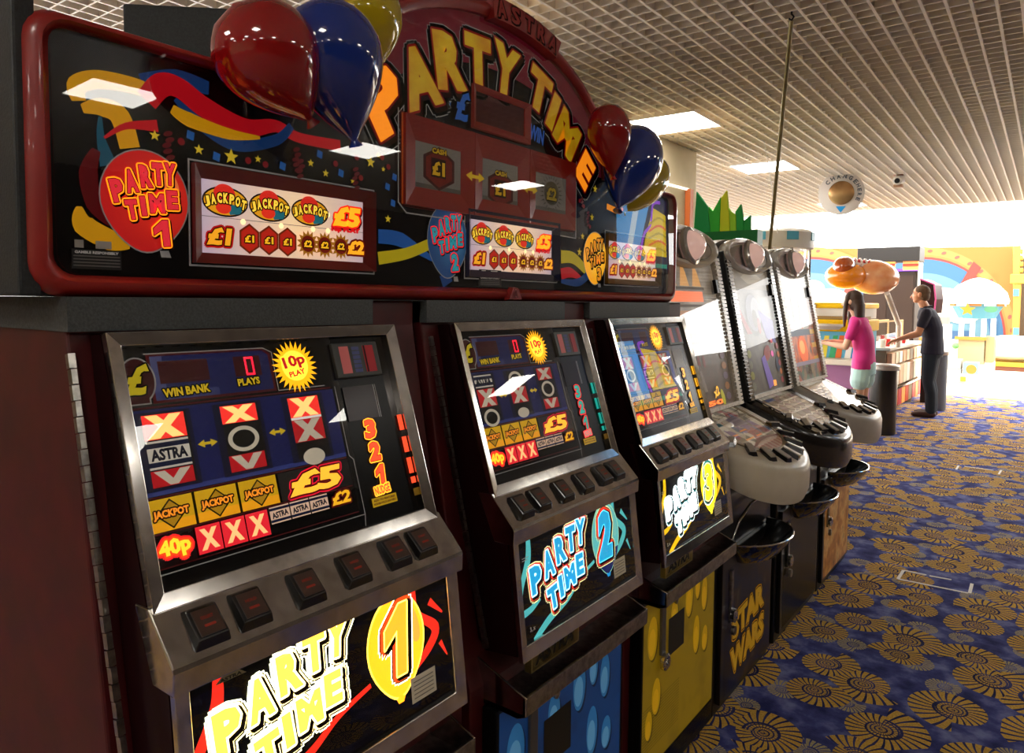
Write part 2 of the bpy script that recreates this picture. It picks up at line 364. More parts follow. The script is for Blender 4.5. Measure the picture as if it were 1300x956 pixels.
def fruit_machine(idx, y0, yd, label, theme):
    """y0: left edge of the cabinet, yd: left edge of the door (0.55 wide)"""
    t = thing('fruit_machine', (-1.35, y0+.34, 0), label, 'fruit machine', 'fruit machines under the shared sign')
    w_ = .55; y1 = y0+.685
    MB().prism([(-1.66, .02), (-.955, .02), (-.955, .70), (-.975, .76), (-1.10, 1.478), (-1.10, 1.53), (-1.66, 1.53)], y0, y1, RED_CAB).build('cabinet', t, bevel=.004)
    MB().box((-1.64, y0+.03, .0), (-.99, y1-.03, .02), BLACK).build('plinth', t)
    MB().box((-1.60, y0-(.004 if idx == 0 else 0), 1.482), (-1.084, y1-.13, 1.5306), GREY_P).build('top_cap', t, label='grey textured plastic top cap')
    MB().box((-1.60, y0, 1.5292), (-1.086, y1+(.019, 0, 0)[idx], 1.5306), BLACK_M).build('gap_strip', t)  # thin filler added to keep bright sky from showing under the sign
    # hinge: a strip of knuckles
    hv = Vector((-.936+1.10, 0, .809-1.464)); hl = hv.length; hv.normalize(); hn = Vector((-hv.z, 0, hv.x))
    hg = MB(); yh = yd-.028
    for k in range(30):
        c = Vector((-1.094, yh, 1.452))+hv*(k+.5)*hl/30
        hg.obox(c, Vector((0, .0038, 0)) if k % 2 else Vector((0, .0048, 0)), hv*hl/60*.92, hn*(.006 if k % 2 else .0045), STEEL)
    hg.build('hinge', t, label='steel piano hinge along the door')
    # door body
    door = MB().prism([(-1.098, 1.476), (GA[0]-.004, GA[1]), (GB[0]-.004, GB[1]), (KB[0]-.012, KB[1]-.004), (LA[0]-.004, LA[1]), (LB[0]-.004, LB[1]), (-.955, .775), (-.975, .80)], yd, yd+w_, M('1c0507', .3, name='door_side_laminate')).build('door', t)
    # ---- upper glass
    v, n, L = frame_plane(GA, GB); O = Vector((GB[0], yd, GB[1]))
    fr = MB(); ring_frame(fr, O, Y_AX, v, n, 0, -.006, w_, L, (.02, .024, .024, .02), .014, CHROME, .004); fr.build('glass_frame', door, label='chrome frame round the upper glass', bevel=.0015)
    pane = MB().obox(O+Y_AX*.201+v*L/2+n*.0085, Y_AX*.184, v*(L/2-.016), n*.0008, GLASS_T).build('glass_pane', door)
    a = Art(O+n*.0005, Y_AX, v)
    reel_art(a, idx)
    a.build('upper_artwork', door, label='lit printed glass with win bank, prize ladder and jackpot squares')
    reels(door, O, v, n, idx)
    # note slot plate of the upper right corner
    ns = MB(); ns.obox(O+Y_AX*.442+v*.317+n*.004, Y_AX*.054, v*.033, n*.004, M('3a3d3a', .45)); ns.build('card_holder', door, label='grey card holder with red and blue slips', bevel=.002)
    q = Art(O+n*.0082, Y_AX, v); q.rect(402, 292, 424, 343, M('b9605c', .4, emit=.15))
    for k in range(6): q.rect(431, 293+k*8.4, 449, 299.5+k*8.4, M('4b4f73', .5, emit=.1))
    q.rect(458, 292, 484, 343, M('8d2428', .4, emit=.2)); q.rect(460, 292, 464, 343, M('2a0608'))
    q.build('card_slips', door)
    # ---- console
    v3, n3, L3 = frame_plane(KA, KB)
    con = MB().prism([(GB[0]-.03, GB[1]+.004), (GB[0]+.006, GB[1]+.006), (KB[0], KB[1]), (KB[0]+.002, KB[1]-.006), (KB[0]+.001, LA[1]), (-.93, LA[1])], yd-.004, yd+w_+.012, CHROME).build('console', door, label='worn chrome button console', bevel=.002)
    O3 = Vector((KB[0], yd, KB[1]))
    bx = ((57, 55), (125, 56), (222, 55), (317, 56), (412, 58), (478, 58))
    for k, (bu, bv) in enumerate(bx):
        c = O3+Y_AX*bu/1000+v3*(bv-14)/1000; W2, H2 = .0265, .026
        lo = [c+Y_AX*sx*W2+v3*sy*(H2+.006)+n3*.0005 for sx, sy in ((-1,-1),(1,-1),(1,1),(-1,1))]
        hi = [c+Y_AX*sx*(W2-.005)+v3*(sy*(H2-.003)-.001)+n3*.015 for sx, sy in ((-1,-1),(1,-1),(1,1),(-1,1))]
        b_ = MB().loft([lo, hi], M('121110', .25, coat=.4)).build('button', door, label='square black lit push button', bevel=.002)
        cc = sum(hi, Vector())/4
        capc = {0: '3b2a22', 1: '3a3128', 2: '6a4a40'}[idx] if k < 4 or idx < 2 else '4a463a'
        MB().obox(cc+n3*.0008, Y_AX*(W2-.009), v3*(H2-.007), n3*.0012, M(capc, .3, emit=.06, coat=.3)).build('button_cap', b_)
        qa = Art(cc+n3*.0021, Y_AX, v3); qa.text('HOLD' if k in (1, 2, 3) else ('START' if k == 5 else 'COLLECT' if k == 0 else 'NUDGE'), 0, 6, 18, 5, [(0, M('7d2a1e', .5, emit=.15))]); qa.rect(-8, -8, 8, -4, M('7d2a1e', .5, emit=.15)); qa.build('button_print', b_)
    # ---- lower panel
    v2, n2, L2 = frame_plane(LA, LB); O2 = Vector((LB[0], yd, LB[1]))
    lf = MB(); ring_frame(lf, O2, Y_AX, v2, n2, 0, -.012, w_, L2, (.022, .03, .026, .004), .012, CHROME, .004); lf.build('lower_frame', door, label='chrome frame round the lit name panel', bevel=.0015)
    a2 = Art(O2+n2*.0006, Y_AX, v2); lower_art(a2, idx, L2); a2.build('name_panel', door, label='lit panel lettered PARTY TIME with the number '+str(idx+1))
    MB().obox(O2+Y_AX*w_/2+v2*(L2/2+.008)+n2*.008, Y_AX*(w_/2-.02), v2*(L2/2-.022), n2*.0007, GLASS).build('lower_glass', door)
    # ---- brand plate, tray and lower door
    pl = MB().box((-.90, yd+.07, .715), (-.882, yd+.27, .773), M('8a7440' if idx < 2 else 'b39a4c', .35, .7)).build('brand_plate', door, label='brass plate lettered ASTRA', bevel=.002)
    ap = Art((-.8818, yd, .744)); ap.line([(73, -26), (267, -26), (267, 26), (73, 26)], 4, M('cdb878', .3, .8), True)
    ap.text('ASTRA', 168, 0, 160, 34, [(2.6, M('d8c68a', .3, .8)), (0, M('2a2416', .4))], shear=.22); ap.build('plate_lettering', pl)
    tr = MB(); ya, yb = yd-.005, yd+w_+.012
    tr.prism([(-.985, .76), (-.98, .66), (-.865, .655), (-.842, .665), (-.842, .705), (-.85, .705), (-.852, .672), (-.965, .672)], ya, yb, STEEL)
    for yy in (ya, yb-.006): tr.prism([(-.985, .76), (-.98, .66), (-.865, .655), (-.842, .665), (-.842, .705)], yy, yy+.006, CHROME)
    tr.build('payout_tray', t, label='polished steel payout tray under the name panel', bevel=.002)
    ld = MB().box((-.955, yd-.01, .05), (-.915, yd+w_+.01, .655), BLACK).build('lower_door', t, bevel=.003)
    al = Art((-.9148, yd, .36)); door_art(al, idx); al.build('door_artwork', ld, label=theme)
    lk = MB(); lk.box((-.9148, yd+.106, .46), (-.905, yd+.135, .65), M('6e6a62', .4, .6)); lk.build('lock_bar', ld, bevel=.002)
    MB().lathe((-.906, yd+.12, .44), (1, 0, 0), [(0, .026), (.012, .026), (.016, .019), (.014, .008), (.02, .007), (.02, .0)], CHROME, 20).build('lock', ld, smooth=40)
    MB().lathe((-.914, yd+.22, .595), (1, 0, 0), [(0, .011), (.006, .011), (.008, .005), (.008, 0)], STEEL, 14).build('key_lock', ld, smooth=40)
    return t

# colours of the lit prints
K_BLACK = M('0a0a0c', .25, name='print_black'); K_WHITE = M('d8d4ce', .4, emit=.12); K_LINE = M('a8a4a0', .4, emit=.12)
K_BLUE = M('16206a', .3, emit=.12); K_DBLUE = M('0d1340', .3, emit=.06); K_YEL = M('e0c020', .35, emit=.32); K_ORG = M('f08a10', .35, emit=.8)
K_RED = M('c01822', .35, emit=.35); K_HOT = M('ffb030', .35, emit=1.1); K_FIRE = M('f03a18', .35, emit=.8); K_DRED = M('5a0c10', .35, emit=.1)
def jackpot_square(a, x0, y0, x1, y1):
    cx, cy = (x0+x1)/2, (y0+y1)/2; w_, h = (x1-x0), (y1-y0)
    a.rect(x0, y0, x1, y1, M('d8a812', .4, emit=.45)); a.rect(x0, y0, x1, y0+h*.3, M('eaa010', .4, emit=.6))
    d = min(w_, h)*.47
    a.poly([(cx-d*1.05, cy), (cx, cy-d), (cx+d*1.05, cy), (cx, cy+d)], K_BLACK); a.poly([(cx-d*.9, cy), (cx, cy-d*.86), (cx+d*.9, cy), (cx, cy+d*.86)], M('b98a10', .4, emit=.4))
    a.text('JACKPOT', cx, cy, w_*.78, h*.3, [(2.2, K_BLACK), (.6, M('7a1a10', .4, emit=.2)), (0, M('f09020', .4, emit=.8))], rot=0)
def reel_art(a, idx):
    third = idx == 2
    a.rect(8, 8, 542, 376, K_BLACK)
    # mirrored inner cheek on the right
    a.poly([(505, 10), (540, 10), (540, 372), (500, 372)], M('2b2826', .12, .8))
    # win bank box
    a.rect(24, 270, 372, 272.5, K_DRED); a.poly([(55, 276), (262, 276), (262, 340), (250, 350), (55, 350)], K_DRED); a.poly([(60, 280), (257, 280), (257, 338), (247, 346), (60, 346)], M('232a66', .3, emit=.12))
    a.rect(60, 280, 78, 346, M('555a8c', .3, emit=.15)); a.rect(60, 280, 160, 292, M('454a80', .3, emit=.15))
    a.rect(70, 304, 148, 338, M('4a1418', .3, emit=.12)); a.rect(192, 305, 240, 338, M('4a1216', .3, emit=.12))
    a.line([(52, 350), (250, 350), (265, 342), (265, 276), (360, 276)], 1.6, K_LINE)
    if not third:
        seg = M('ff1830', .3, emit=2.2)
        a.line([(213, 308), (213, 335), (226, 335), (226, 308)], 3, seg, True)
    a.text('WIN BANK', 108, 291, 74, 13, [(2, K_BLACK), (0, K_YEL)], rot=2); a.text('PLAYS', 213, 296, 40, 12, [(2, K_BLACK), (0, K_YEL)], rot=2)
    a.disc(38, 312, 26, K_LINE, 34); a.rect(14, 276, 52, 300, K_LINE); a.disc(38, 312, 23.5, M('4a0d10', .3, emit=.08), 31.5); a.rect(16.5, 278, 50, 300, M('4a0d10', .3, emit=.08))
    a.text('£', 38, 313, 30, 46, [(2.5, K_BLACK), (0, M('c8b41c', .4, emit=.35))], shear=.25)
    # burst
    a.burst(306, 314, 32, 46, 26, M('ffb010', .3, emit=1.1)); a.disc(306, 316, 27, M('ffc838', .3, emit=1.4))
    a.text('10p', 306, 322, 46, 26, [(2.4, M('ffd040', .3, emit=1.2)), (0, M('d8202a', .3, emit=.5))], rot=10); a.text('PLAY', 308, 303, 34, 10, [(2, M('ffd040', .3, emit=1.2)), (0, M('d8202a', .3, emit=.5))], rot=10)
    a.rect(262, 374, 350, 376, M('ff7a20', .3, emit=.8))
    # blue reel surround
    if third:
        a.rect(18, 150, 372, 268, M('1d3f9a', .3, emit=.3))
    else:
        a.poly([(14, 146), (374, 146), (374, 268), (14, 268)], K_BLUE); a.rect(14, 146, 374, 153, M('3a4590', .3, emit=.2)); a.rect(14, 146, 24, 268, M('56607e', .3, emit=.15))
        for cx in (124, 246): a.poly([(cx-16, 208), (cx-5, 214), (cx-5, 210), (cx+5, 210), (cx+5, 214), (cx+16, 208), (cx+5, 202), (cx+5, 206), (cx-5, 206), (cx-5, 202)], K_YEL)
    # feature ladder column
    a.line([(380, 272), (380, 146), (388, 138), (388, 40), (384, 20)], 1.6, K_LINE); a.rect(396, 205, 470, 268, M('230a0d', .2)); a.line([(470, 205), (470, 268)], 1.2, K_LINE); a.line([(474, 205), (474, 268)], 1, K_LINE)
    fc = [M('f04a28', .3, emit=.9), M('18a090', .3, emit=.6), M('f0a818', .3, emit=.9)][idx]; oc = [M('ffb030', .3, emit=1.0), M('f04040', .3, emit=.6), M('502000', .3, emit=.1)][idx]
    for ch, yy in (('3', 186), ('2', 144), ('1', 101)): a.text(ch, 440, yy, 25 if ch != '1' else 19, 34, [(3.6, M('3a0808', .3), 1.5, -2), (3.4, oc), (1.2, M('2a0406')), (0, fc)], shear=.12, bold=.05)
    a.text('NUDGE', 438, 74, 36, 15, [(2.6, oc), (0, fc)], rot=4, bold=.04)
    a.rect(408, 46, 468, 62, M('b8920e', .4, emit=.35)); a.text('ADD TO FEATURES', 438, 57, 52, 4, [(0, K_DRED)]); a.text('NUDGES HOLDS AND REELS', 438, 51, 54, 4, [(0, K_DRED)])
    for yy, hh in ((188, 30), (145, 30), (104, 30), (76, 12)): a.rect(512, yy-hh/2, 524, yy+hh/2, fc)  # painted reflections of digits, word and plate in the mirrored cheek
    a.rect(512, 46, 528, 60, M('7a5a10', .4, emit=.2))
    # prize squares
    a.rect(16, 142, 372, 145, K_DRED)
    for k in range(3): jackpot_square(a, 18+70*k, 96, 84+70*k, 141)
    a.rect(228, 96, 372, 141, M('2c2a29', .35, emit=.06)); a.rect(16, 92.5, 372, 95, K_DRED)
    a.text('£5', 300, 118, 104, 38, [(5, M('d81838', .3, emit=.7)), (3, M('7a0c10', .3, emit=.2)), (0, K_HOT)], shear=.25, bold=.05)
    a.rect(18, 48, 76, 92, M('240b0c', .3)); a.text('40p', 47, 71, 46, 28, [(6, M('e02828', .3, emit=.8)), (3, M('f04818', .3, emit=.9)), (0, M('ffb828', .3, emit=1.4))], rot=3, bold=.05)
    for k in range(3):
        x0 = 79+40*k; a.rect(x0, 52, x0+38, 91, M('e02430', .3, emit=.75)); a.text('X', x0+19, 71.5, 28, 30, [(0, M('ffb878', .3, emit=1.0))], bold=.06)
    for k in range(3):
        x0 = 201+38*k; a.rect(x0, 66, x0+36, 92, M('d8b49a', .4, emit=.55)); a.rect(x0, 86, x0+36, 90, M('1f2f6a', .4)); a.rect(x0, 68, x0+36, 72, M('1f2f6a', .4)); a.text('ASTRA', x0+18, 79, 30, 9.5, [(0, M('15153a', .4))], rot=4)
    a.text('£2', 342, 79, 40, 22, [(3, M('7a1a10', .3, emit=.2)), (0, M('f0b020', .3, emit=.8))], shear=.2, bold=.04)
    a.rect(16, 46.5, 372, 48.5, K_DRED); a.line([(14, 40), (384, 40)], 1.6, K_LINE)
def reels(door, O, v, n, idx):
    X_R, X_C = M('c8141e', .35, emit=.35), M('d6cbb4', .4, emit=.3)
    hotr, hotx = M('f03028', .35, emit=.8), M('ffc070', .35, emit=1.1)
    for k in range(3):
        x0 = (32, 152, 275)[k]; x1 = x0+62; cy = 209
        a = Art(O+n*.0042, Y_AX, v, .00003)
        a.rect(x0-12, 152, x1+10, 264, K_DBLUE); a.rect(x0, 156, x1+4, 261, M('1c1a18', .4))
        def X(y0, y1, hot=False, cut=None):
            a.rect(x0, y0, x1, y1, hotr if hot else X_R); cx, h = (x0+x1)/2, y1-y0; mt = hotx if hot else X_C
            a.poly([(x0+4, y0+1), (x0+22, y0+1), (x1-4, y1-1), (x1-22, y1-1)], mt); a.poly([(x1-22, y0+1), (x1-4, y0+1), (x0+22, y1-1), (x0+4, y1-1)], mt)
        def V(y0, y1):
            a.rect(x0, y0, x1, y1, X_R); cx = (x0+x1)/2
            a.poly([(x0+4, y1-1), (x0+20, y1-1), (cx, y0+9), (cx, y0+1), (cx-6, y0+1)], X_C); a.poly([(cx-1, y0+1), (cx+6, y0+1), (x1-4, y1-1), (x1-20, y1-1), (cx-1, y0+9)], X_C)
        def Oo(cy_):
            a.disc((x0+x1)/2, cy_, 27, X_C, 20); a.disc((x0+x1)/2, cy_, 19.5, M('1c1a18', .4), 14)
        def AST(y0, y1, hot=False):
            a.rect(x0, y0, x1, y1, M('d9d2c4', .4, emit=.3)); a.rect(x0, y0+3, x1, y0+10, M('1c2a5c', .4)); a.rect(x0, y1-10, x1, y1-3, M('1c2a5c', .4)); a.text('ASTRA', (x0+x1)/2, (y0+y1)/2, 54, 17, [(0, M('141838', .4))])
        if idx == 0:
            if k == 0: X(224, 260, True); AST(182, 222); V(157, 180)
            elif k == 1: X(232, 260, True); Oo(206); V(157, 182)
            else: X(226, 260, True); X(184, 222); a.rect(x0, 222, x1, 226, M('e8e6e0', .4, emit=.5)); a.disc((x0+x1)/2, 157, 22, X_C, 14)
        elif idx == 1:
            if k == 0: AST(232, 260); X(188, 228); Oo(162)
            elif k == 1: Oo(240); X(184, 222); a.disc((x0+x1)/2, 160, 22, X_C, 12)
            else: X(230, 260); Oo(206); V(157, 182)
        else:
            X(224, 260); Oo(204) if k != 1 else AST(186, 222); V(157, 182)
        a.build('reel', door, label='fruit machine reel strip of red and white symbols')
def lower_art(a, idx, L):
    H = L*1000; a.rect(14, 12, 536, H, K_BLACK)
    pal = [('ffe860', 'ff9a18', 'ff5a20', 'ffffd8'), ('6ad8f0', '1c9ad8', 'e04028', 'e8dca0'), ('fff0a0', 'f8d820', '2a8a90', 'f4ffff')][idx]
    e = (2.6, .85, 1.9)[idx]
    lt = M(pal[0], .3, emit=e); mid = M(pal[1], .3, emit=e*.7); acc = M(pal[2], .3, emit=.7); out = M(pal[3], .3, emit=e)
    rib = M(('f02c1c', '4aa8a8', 'f0c010')[idx], .3, emit=.8)
    # streamers
    a.curve([(66, H), (60, 190), (30, 140), (24, 110)], [14, 20, 16, 8], rib); a.curve([(60, 14), (120, 40), (200, 60), (260, 90), (330, 110)], [14, 18, 14, 10, 8], rib)
    a.curve([(28, 80), (60, 84), (92, 96)], [16, 14, 10], rib)
    a.curve([(440, H), (446, 190), (490, 150), (470, 120), (420, 90)], [16, 14, 20, 18, 8], rib); a.curve([(480, 200), (512, 170)], [14, 3], rib); a.curve([(500, 120), (516, 90)], [10, 2], rib)
    # balloon
    by = 156
    for sc, mt in ((1, M(('ffd84a', '9ad0b0', 'ffe020')[idx], .3, emit=e*.8)), (.95, mid if idx != 1 else M('5ab8b8', .3, emit=.7))):
        pts = [(394+68*sc*cos(t), by+(84 if sin(t) > 0 else 88)*sc*sin(t)*(1) if sin(t) > 0 else by+88*sc*sin(t)) for t in [2*pi*i/36 for i in range(36)]]
        pts = [(394+(x-394)*(1 if y >= by else (1-.35*((by-y)/88)**2)), y-(0 if y >= by else 8*((by-y)/88))) for x, y in pts]
        a.poly(pts, mt)
    a.poly([(384, 62), (394, 70), (404, 62), (400, 54), (388, 54)], mid); a.disc(432, 180, 15, M(('ff8a30', '7ac8c0', 'f8e860')[idx], .3, emit=e*.6), 40, rot=.3)
    if idx == 1: a.poly([(334, 110), (344, 96), (380, 66), (394, 62), (410, 68), (444, 100), (452, 118)], M('1a2a6a', .3, emit=.4))
    # number
    ch = '123'[idx]; wd = 52 if ch == '1' else 66
    a.text(ch, 392, 160, wd, 120, [(15, out), (12.5, M('30100a', .3)), (10, acc), (6, M('1a0c08', .3), 4, -3), (2.5, lt), (0, M(('ff8a20', '2ab4e8', 'f8e020')[idx], .3, emit=e*.7))], rot=0, shear=.1, bold=.06)
    # words
    words = [('P', 82, 140, 4), ('A', 134, 160, 6), ('R', 186, 178, 4), ('T', 232, 190, 0), ('Y', 276, 196, -6)]; w2 = [('T', 142, 82, 8), ('I', 176, 96, 6), ('M', 216, 108, 4), ('E', 262, 122, 0)]
    if idx == 0: words = [(c_, x-8, y+16, r) for c_, x, y, r in words]; w2 = [(c_, x-8, y+16, r) for c_, x, y, r in w2]
    for off, mt, dx, dy in ((13, out, 3, -4), (10.5, M('2a0d08', .3), 3, -4), (9, acc if idx else M('ffe8a0', .3, emit=2), 2, -3), (5.5, M('1a0a06', .3), 4, -5), (3.5, M(('fff2b0', 'c8f0ff', 'ffffff')[idx], .3, emit=e), 0, 0), (0, M(('ffc040', '28a8e0', 'd8f4f4')[idx], .3, emit=e*.8), 0, 0)):
        h0 = a.h; hs = []
        for ch, x, y, r in words+w2:
            a.h = h0; wd = {'I': 16, 'M': 46, 'E': 34}.get(ch, 42); a.text(ch, x, y, wd, 60 if (ch, x, y, r) in words else 50, [(off, mt, dx, dy)], rot=r, bold=.06)
    # rating sticker and corner mark
    a.rect(418, 40, 480, 84, M('b0a48c', .6, emit=.15))
    for k in range(5): a.rect(424, 46+k*7, 474, 48+k*7, M('6a6254', .6))
    if idx == 0: a.poly([(60, 222), (108, 222), (84, 240)], M('6a6048', .5, emit=.1)); a.text('ASTRA', 84, 225, 34, 5, [(0, M('1a1810'))])
    else: a.rect(36, 190, 56, 192, K_LINE); a.rect(36, 195, 60, 197, K_LINE); a.text('3, x', 54, 42, 20, 12, [(0, K_LINE)])
def door_art(a, idx):
    c0, c1, c2 = [('7a1410', 'c83020', '3a0808'), ('174a8a', '3a86c8', '0c2a5a'), ('a5850f', 'e0b018', '6a5208')][idx]
    a.rect(0, -230, 550, 285, mat_printed('door_print_%d' % idx, [(0, c2), (.5, c0), (1, c0)], 9, .1, .5, kind='NOISE'))
    # halftone dots
    dots = M(c2, .6); a.h += a.dl
    for i in range(40):
        for j in range(16):
            x, y = 6+i*6.5, -170+j*9; a.mb.add([a.W(x-1.6, y-1.6), a.W(x+1.6, y-1.6), a.W(x+1.6, y+1.6), a.W(x-1.6, y+1.6)], [(0, 1, 2, 3)], dots)
    for x, y, r, q in ((60, 170, 34, 66), (215, 190, 26, 50), (330, 205, 30, 62), (400, 230, 22, 50), (460, 180, 26, 58), (395, 60, 28, 64), (90, -20, 30, 56), (470, 20, 26, 44), (40, -90, 24, 44)):
        a.disc(x+6, y-8, r, M(c2, .5), q); a.disc(x, y, r, M(c1, .35, emit=.1), q); a.disc(x-3, y-12, r*.7, M(['e05030', '6ab0e0', 'f0bc20'][idx], .35, emit=.12), q*.62)
    a.rect(170, 70, 290, 190, M('1a1608', .5)); a.rect(0, -280, 550, -232, K_BLACK)

fruit_machine(0, .44, .47, 'dark red fruit machine with fiery orange name panel numbered 1, nearest the camera', 'dark red printed lower door with bubbles')
fruit_machine(1, 1.15, 1.20, 'dark red fruit machine with blue lettered name panel numbered 2, middle of the three', 'blue printed lower door with bubbles')
fruit_machine(2, 1.84, 1.89, 'dark red fruit machine with glowing yellow name panel numbered 3 and yellow bubble door', 'yellow printed lower door with bubbles')

# ------------------------------------------------------------------ shared sign on top of the three machines
SX = -1.10; SC = 1.43
def build_sign():
    t = thing('illuminated_sign', (-1.3, SC, 1.53), 'long red-framed party sign with arched crown and balloons on top of three machines', 'sign')
    Y0, Y1, Z0, Z1 = .392, 2.462, 1.531, 1.918
    def outline(ins, n=26):
        """rounded box with an elliptical crown, inset by ins"""
        y0, y1, z0, z1 = Y0+ins, Y1-ins, Z0+ins*.9, Z1-ins*.55; r = .045-ins*.5; A, B = .535-ins, .325-ins*.6; pts = []
        def arc(cy, cz, a0, a1, r=r, k=5): return [(cy+r*cos(radians(a0+(a1-a0)*i/k)), cz+r*sin(radians(a0+(a1-a0)*i/k))) for i in range(k+1)]
        pts += arc(y0+r, z0+r, 180, 270); pts += arc(y1-r, z0+r, 270, 360); pts += arc(y1-r, z1-r, 0, 90)
        pts += [(1.44+A*cos(pi*i/n), z1+B*sin(pi*i/n)) for i in range(n+1)]; pts += arc(y0+r, z1-r, 90, 180); return pts
    o0, o1, o2 = outline(0), outline(.012), outline(.033); n = len(o0)
    W = lambda pts, x: [(x, y, z) for y, z in pts]
    MB().loft([W(o1, -1.50), W(o1, SX-.012)], BLACK_M).build('housing', t, label='black textured sign housing')
    MB().box((-1.49, .40, 1.5308), (-1.108, 2.44, 1.56), BLACK_M).build('gap_rail', t)  # added to close the gap where bright sky showed through
    MB().box((-1.50, .384, 1.5308), (-1.10, .412, 1.952), BLACK_M).build('end_cap', t, bevel=.004)
    fr = MB(); fr.loft([W(o1, SX-.05), W(o0, SX-.035), W(o0, SX-.004), W(o1, SX+.012), W([((a[0]+b[0])/2, (a[1]+b[1])/2) for a, b in zip(o1, o2)], SX+.014), W(o2, SX+.004), W(o2, SX-.012)], RED_FR, caps=False)
    frame = fr.build('frame', t, label='glossy dark red moulded frame', smooth=50)
    # raised badges on the frame
    pb = MB(); a0, a1 = radians(98), radians(66); k = 8
    for i in range(k):
        q0, q1 = a0+(a1-a0)*i/k, a0+(a1-a0)*(i+1)/k
        ps = [(1.44+(.535+e)*cos(q), 1.918+(.325+e)*sin(q)) for q, e in ((q0, .006), (q1, .006), (q1, -.045), (q0, -.045))]
        pb.loft([[(SX-.05, y, z) for y, z in ps], [(SX+.022, y, z) for y, z in ps]], RED_FR)
    plq = pb.build('brand_badge', frame, label='raised red badge lettered ASTRA')
    ab = Art((SX+.0222, 0, 0))
    for i, ch in enumerate('ASTRA'):
        q = radians(94.5-(i)*6.2); ab.text(ch, (1.44+.518*cos(q))*1000, (1.918+.307*sin(q))*1000, 36, 40, [(3, M('c8786a', .3), -1, 1), (3, M('3a0a0a', .4), 1.5, -1.5), (0, M('a03834', .35))], rot=math.degrees(q)-90+4)  # flat letters; emboss painted as a pale upper and dark lower edge
    ab.build('badge_lettering', plq)
    bd = MB(); bd.loft([[(SX+.01, 1.464-.03, 1.533), (SX+.01, 1.464+.03, 1.533), (SX+.01, 1.464+.012, 1.566), (SX+.01, 1.464-.012, 1.566)], [(SX+.024, 1.464-.026, 1.535), (SX+.024, 1.464+.026, 1.535), (SX+.024, 1.464+.01, 1.563), (SX+.024, 1.464-.01, 1.563)]], RED_FR)
    b_ = bd.build('maker_badge', frame, label='raised red badge with a letter A'); q = Art((SX+.0242, 0, 0)); q.text('A', 1464, 1548, 22, 20, [(1.5, M('e0a89a', .3), -.8, .8), (0, M('6a1414', .4))]); q.build('badge_letter', b_)
    # ---- artwork
    XA = SX-.010; a = Art((XA, 0, 0), dl=.00005); P = a.P
    o3 = outline(.03); a.poly([(y*1000, z*1000) for y, z in o3], M('08080a', .22, name='sign_black_print'))
    cr = [(1440+500*cos(pi*i/30), 1905+300*sin(pi*i/30)) for i in range(31)]; a.poly(cr, M('8a2436', .25, emit=.10)); a.poly([(1440+(x-1440)*.80, 1905+(y-1905)*.62) for x, y in cr], M('09080a', .25))
    yl, bl, rd, tl = M('d89a10', .35, emit=.35), M('17427e', .35, emit=.22), M('b8101c', .35, emit=.4), M('1d5a70', .35, emit=.2); rdk = M('6a0a12', .35, emit=.15)
    def R(pts, wd, mt): a.curve([P(*p) for p in pts], [q_*(1.18 if pts[0][0] < 460 else 1.1) for q_ in wd], mt)
    R([(180, 106), (225, 101), (265, 112)], [24, 26, 18], bl); R([(100, 128), (98, 108), (128, 101), (180, 112), (195, 126)], [16, 22, 22, 20, 10], yl)
    R([(104, 138), (128, 136), (152, 148), (165, 188)], [10, 22, 26, 26], yl); R([(127, 148), (128, 175), (138, 210)], [4, 10, 22], tl); R([(186, 128), (205, 108), (228, 112), (262, 138), (312, 162), (350, 160), (380, 175), (432, 185)], [28, 30, 28, 30, 26, 18, 16, 18], rd)
    R([(222, 126), (258, 160), (300, 184), (350, 178), (370, 160)], [6, 18, 18, 16, 12], bl); R([(218, 138), (240, 152), (290, 170), (330, 175)], [12, 20, 16, 4], yl); R([(132, 175), (160, 160), (200, 160)], [3, 8, 16], rd)
    R([(122, 190), (112, 220), (120, 260), (140, 285)], [10, 22, 20, 6], rdk); R([(100, 262), (106, 285), (140, 305), (165, 312)], [6, 26, 26, 8], yl)
    R([(480, 300), (510, 305), (550, 330)], [26, 28, 8], M('1f56a0', .35, emit=.3)); R([(480, 328), (515, 322), (545, 310)], [24, 22, 22], M('c8b414', .35, emit=.3)); R([(560, 358), (572, 350)], [26, 24], bl)
    R([(712, 326), (728, 328), (745, 345)], [34, 30, 22], M('c8b414', .35, emit=.3)); R([(712, 348), (724, 346), (738, 354)], [30, 26, 8], rd); R([(712, 357), (735, 358), (752, 342)], [10, 22, 24], bl); R([(770, 262), (788, 268), (806, 258)], [16, 18, 16], M('f09020', .35, emit=.6))
    for x, y, s in ((196, 172, 9), (252, 190, 9), (293, 199, 14), (327, 202, 7), (394, 207, 8), (413, 220, 8), (470, 206, 12), (480, 197, 7), (486, 215, 6), (492, 278, 9), (447, 230, 6), (755, 240, 12), (751, 276, 12), (739, 300, 11), (735, 320, 13), (726, 286, 9), (620, 128, 8), (704, 183, 12)):
        X, Y = P(x, y); a.burst(X, Y, s*1.0, s*.42, 5, M('d0b428', .35, emit=.4), rot=.3)
    for x, y in ((241, 172), (274, 199), (358, 211), (405, 196), (432, 220), (500, 225), (498, 258), (491, 237), (569, 130), (648, 165)):
        X, Y = P(x, y); a.poly([(X-7, Y-5), (X+5, Y-8), (X+7, Y+5), (X-5, Y+8)], M('1e5aa0', .35, emit=.3))
    for x, y in ((229, 180), (314, 204), (336, 209), (425, 208), (452, 200), (484, 200), (457, 226), (492, 212), (740, 262), (748, 288), (735, 255), (560, 140)):
        X, Y = P(x, y); a.disc(X, Y, 6, M('8a1018', .35, emit=.2), n=12)
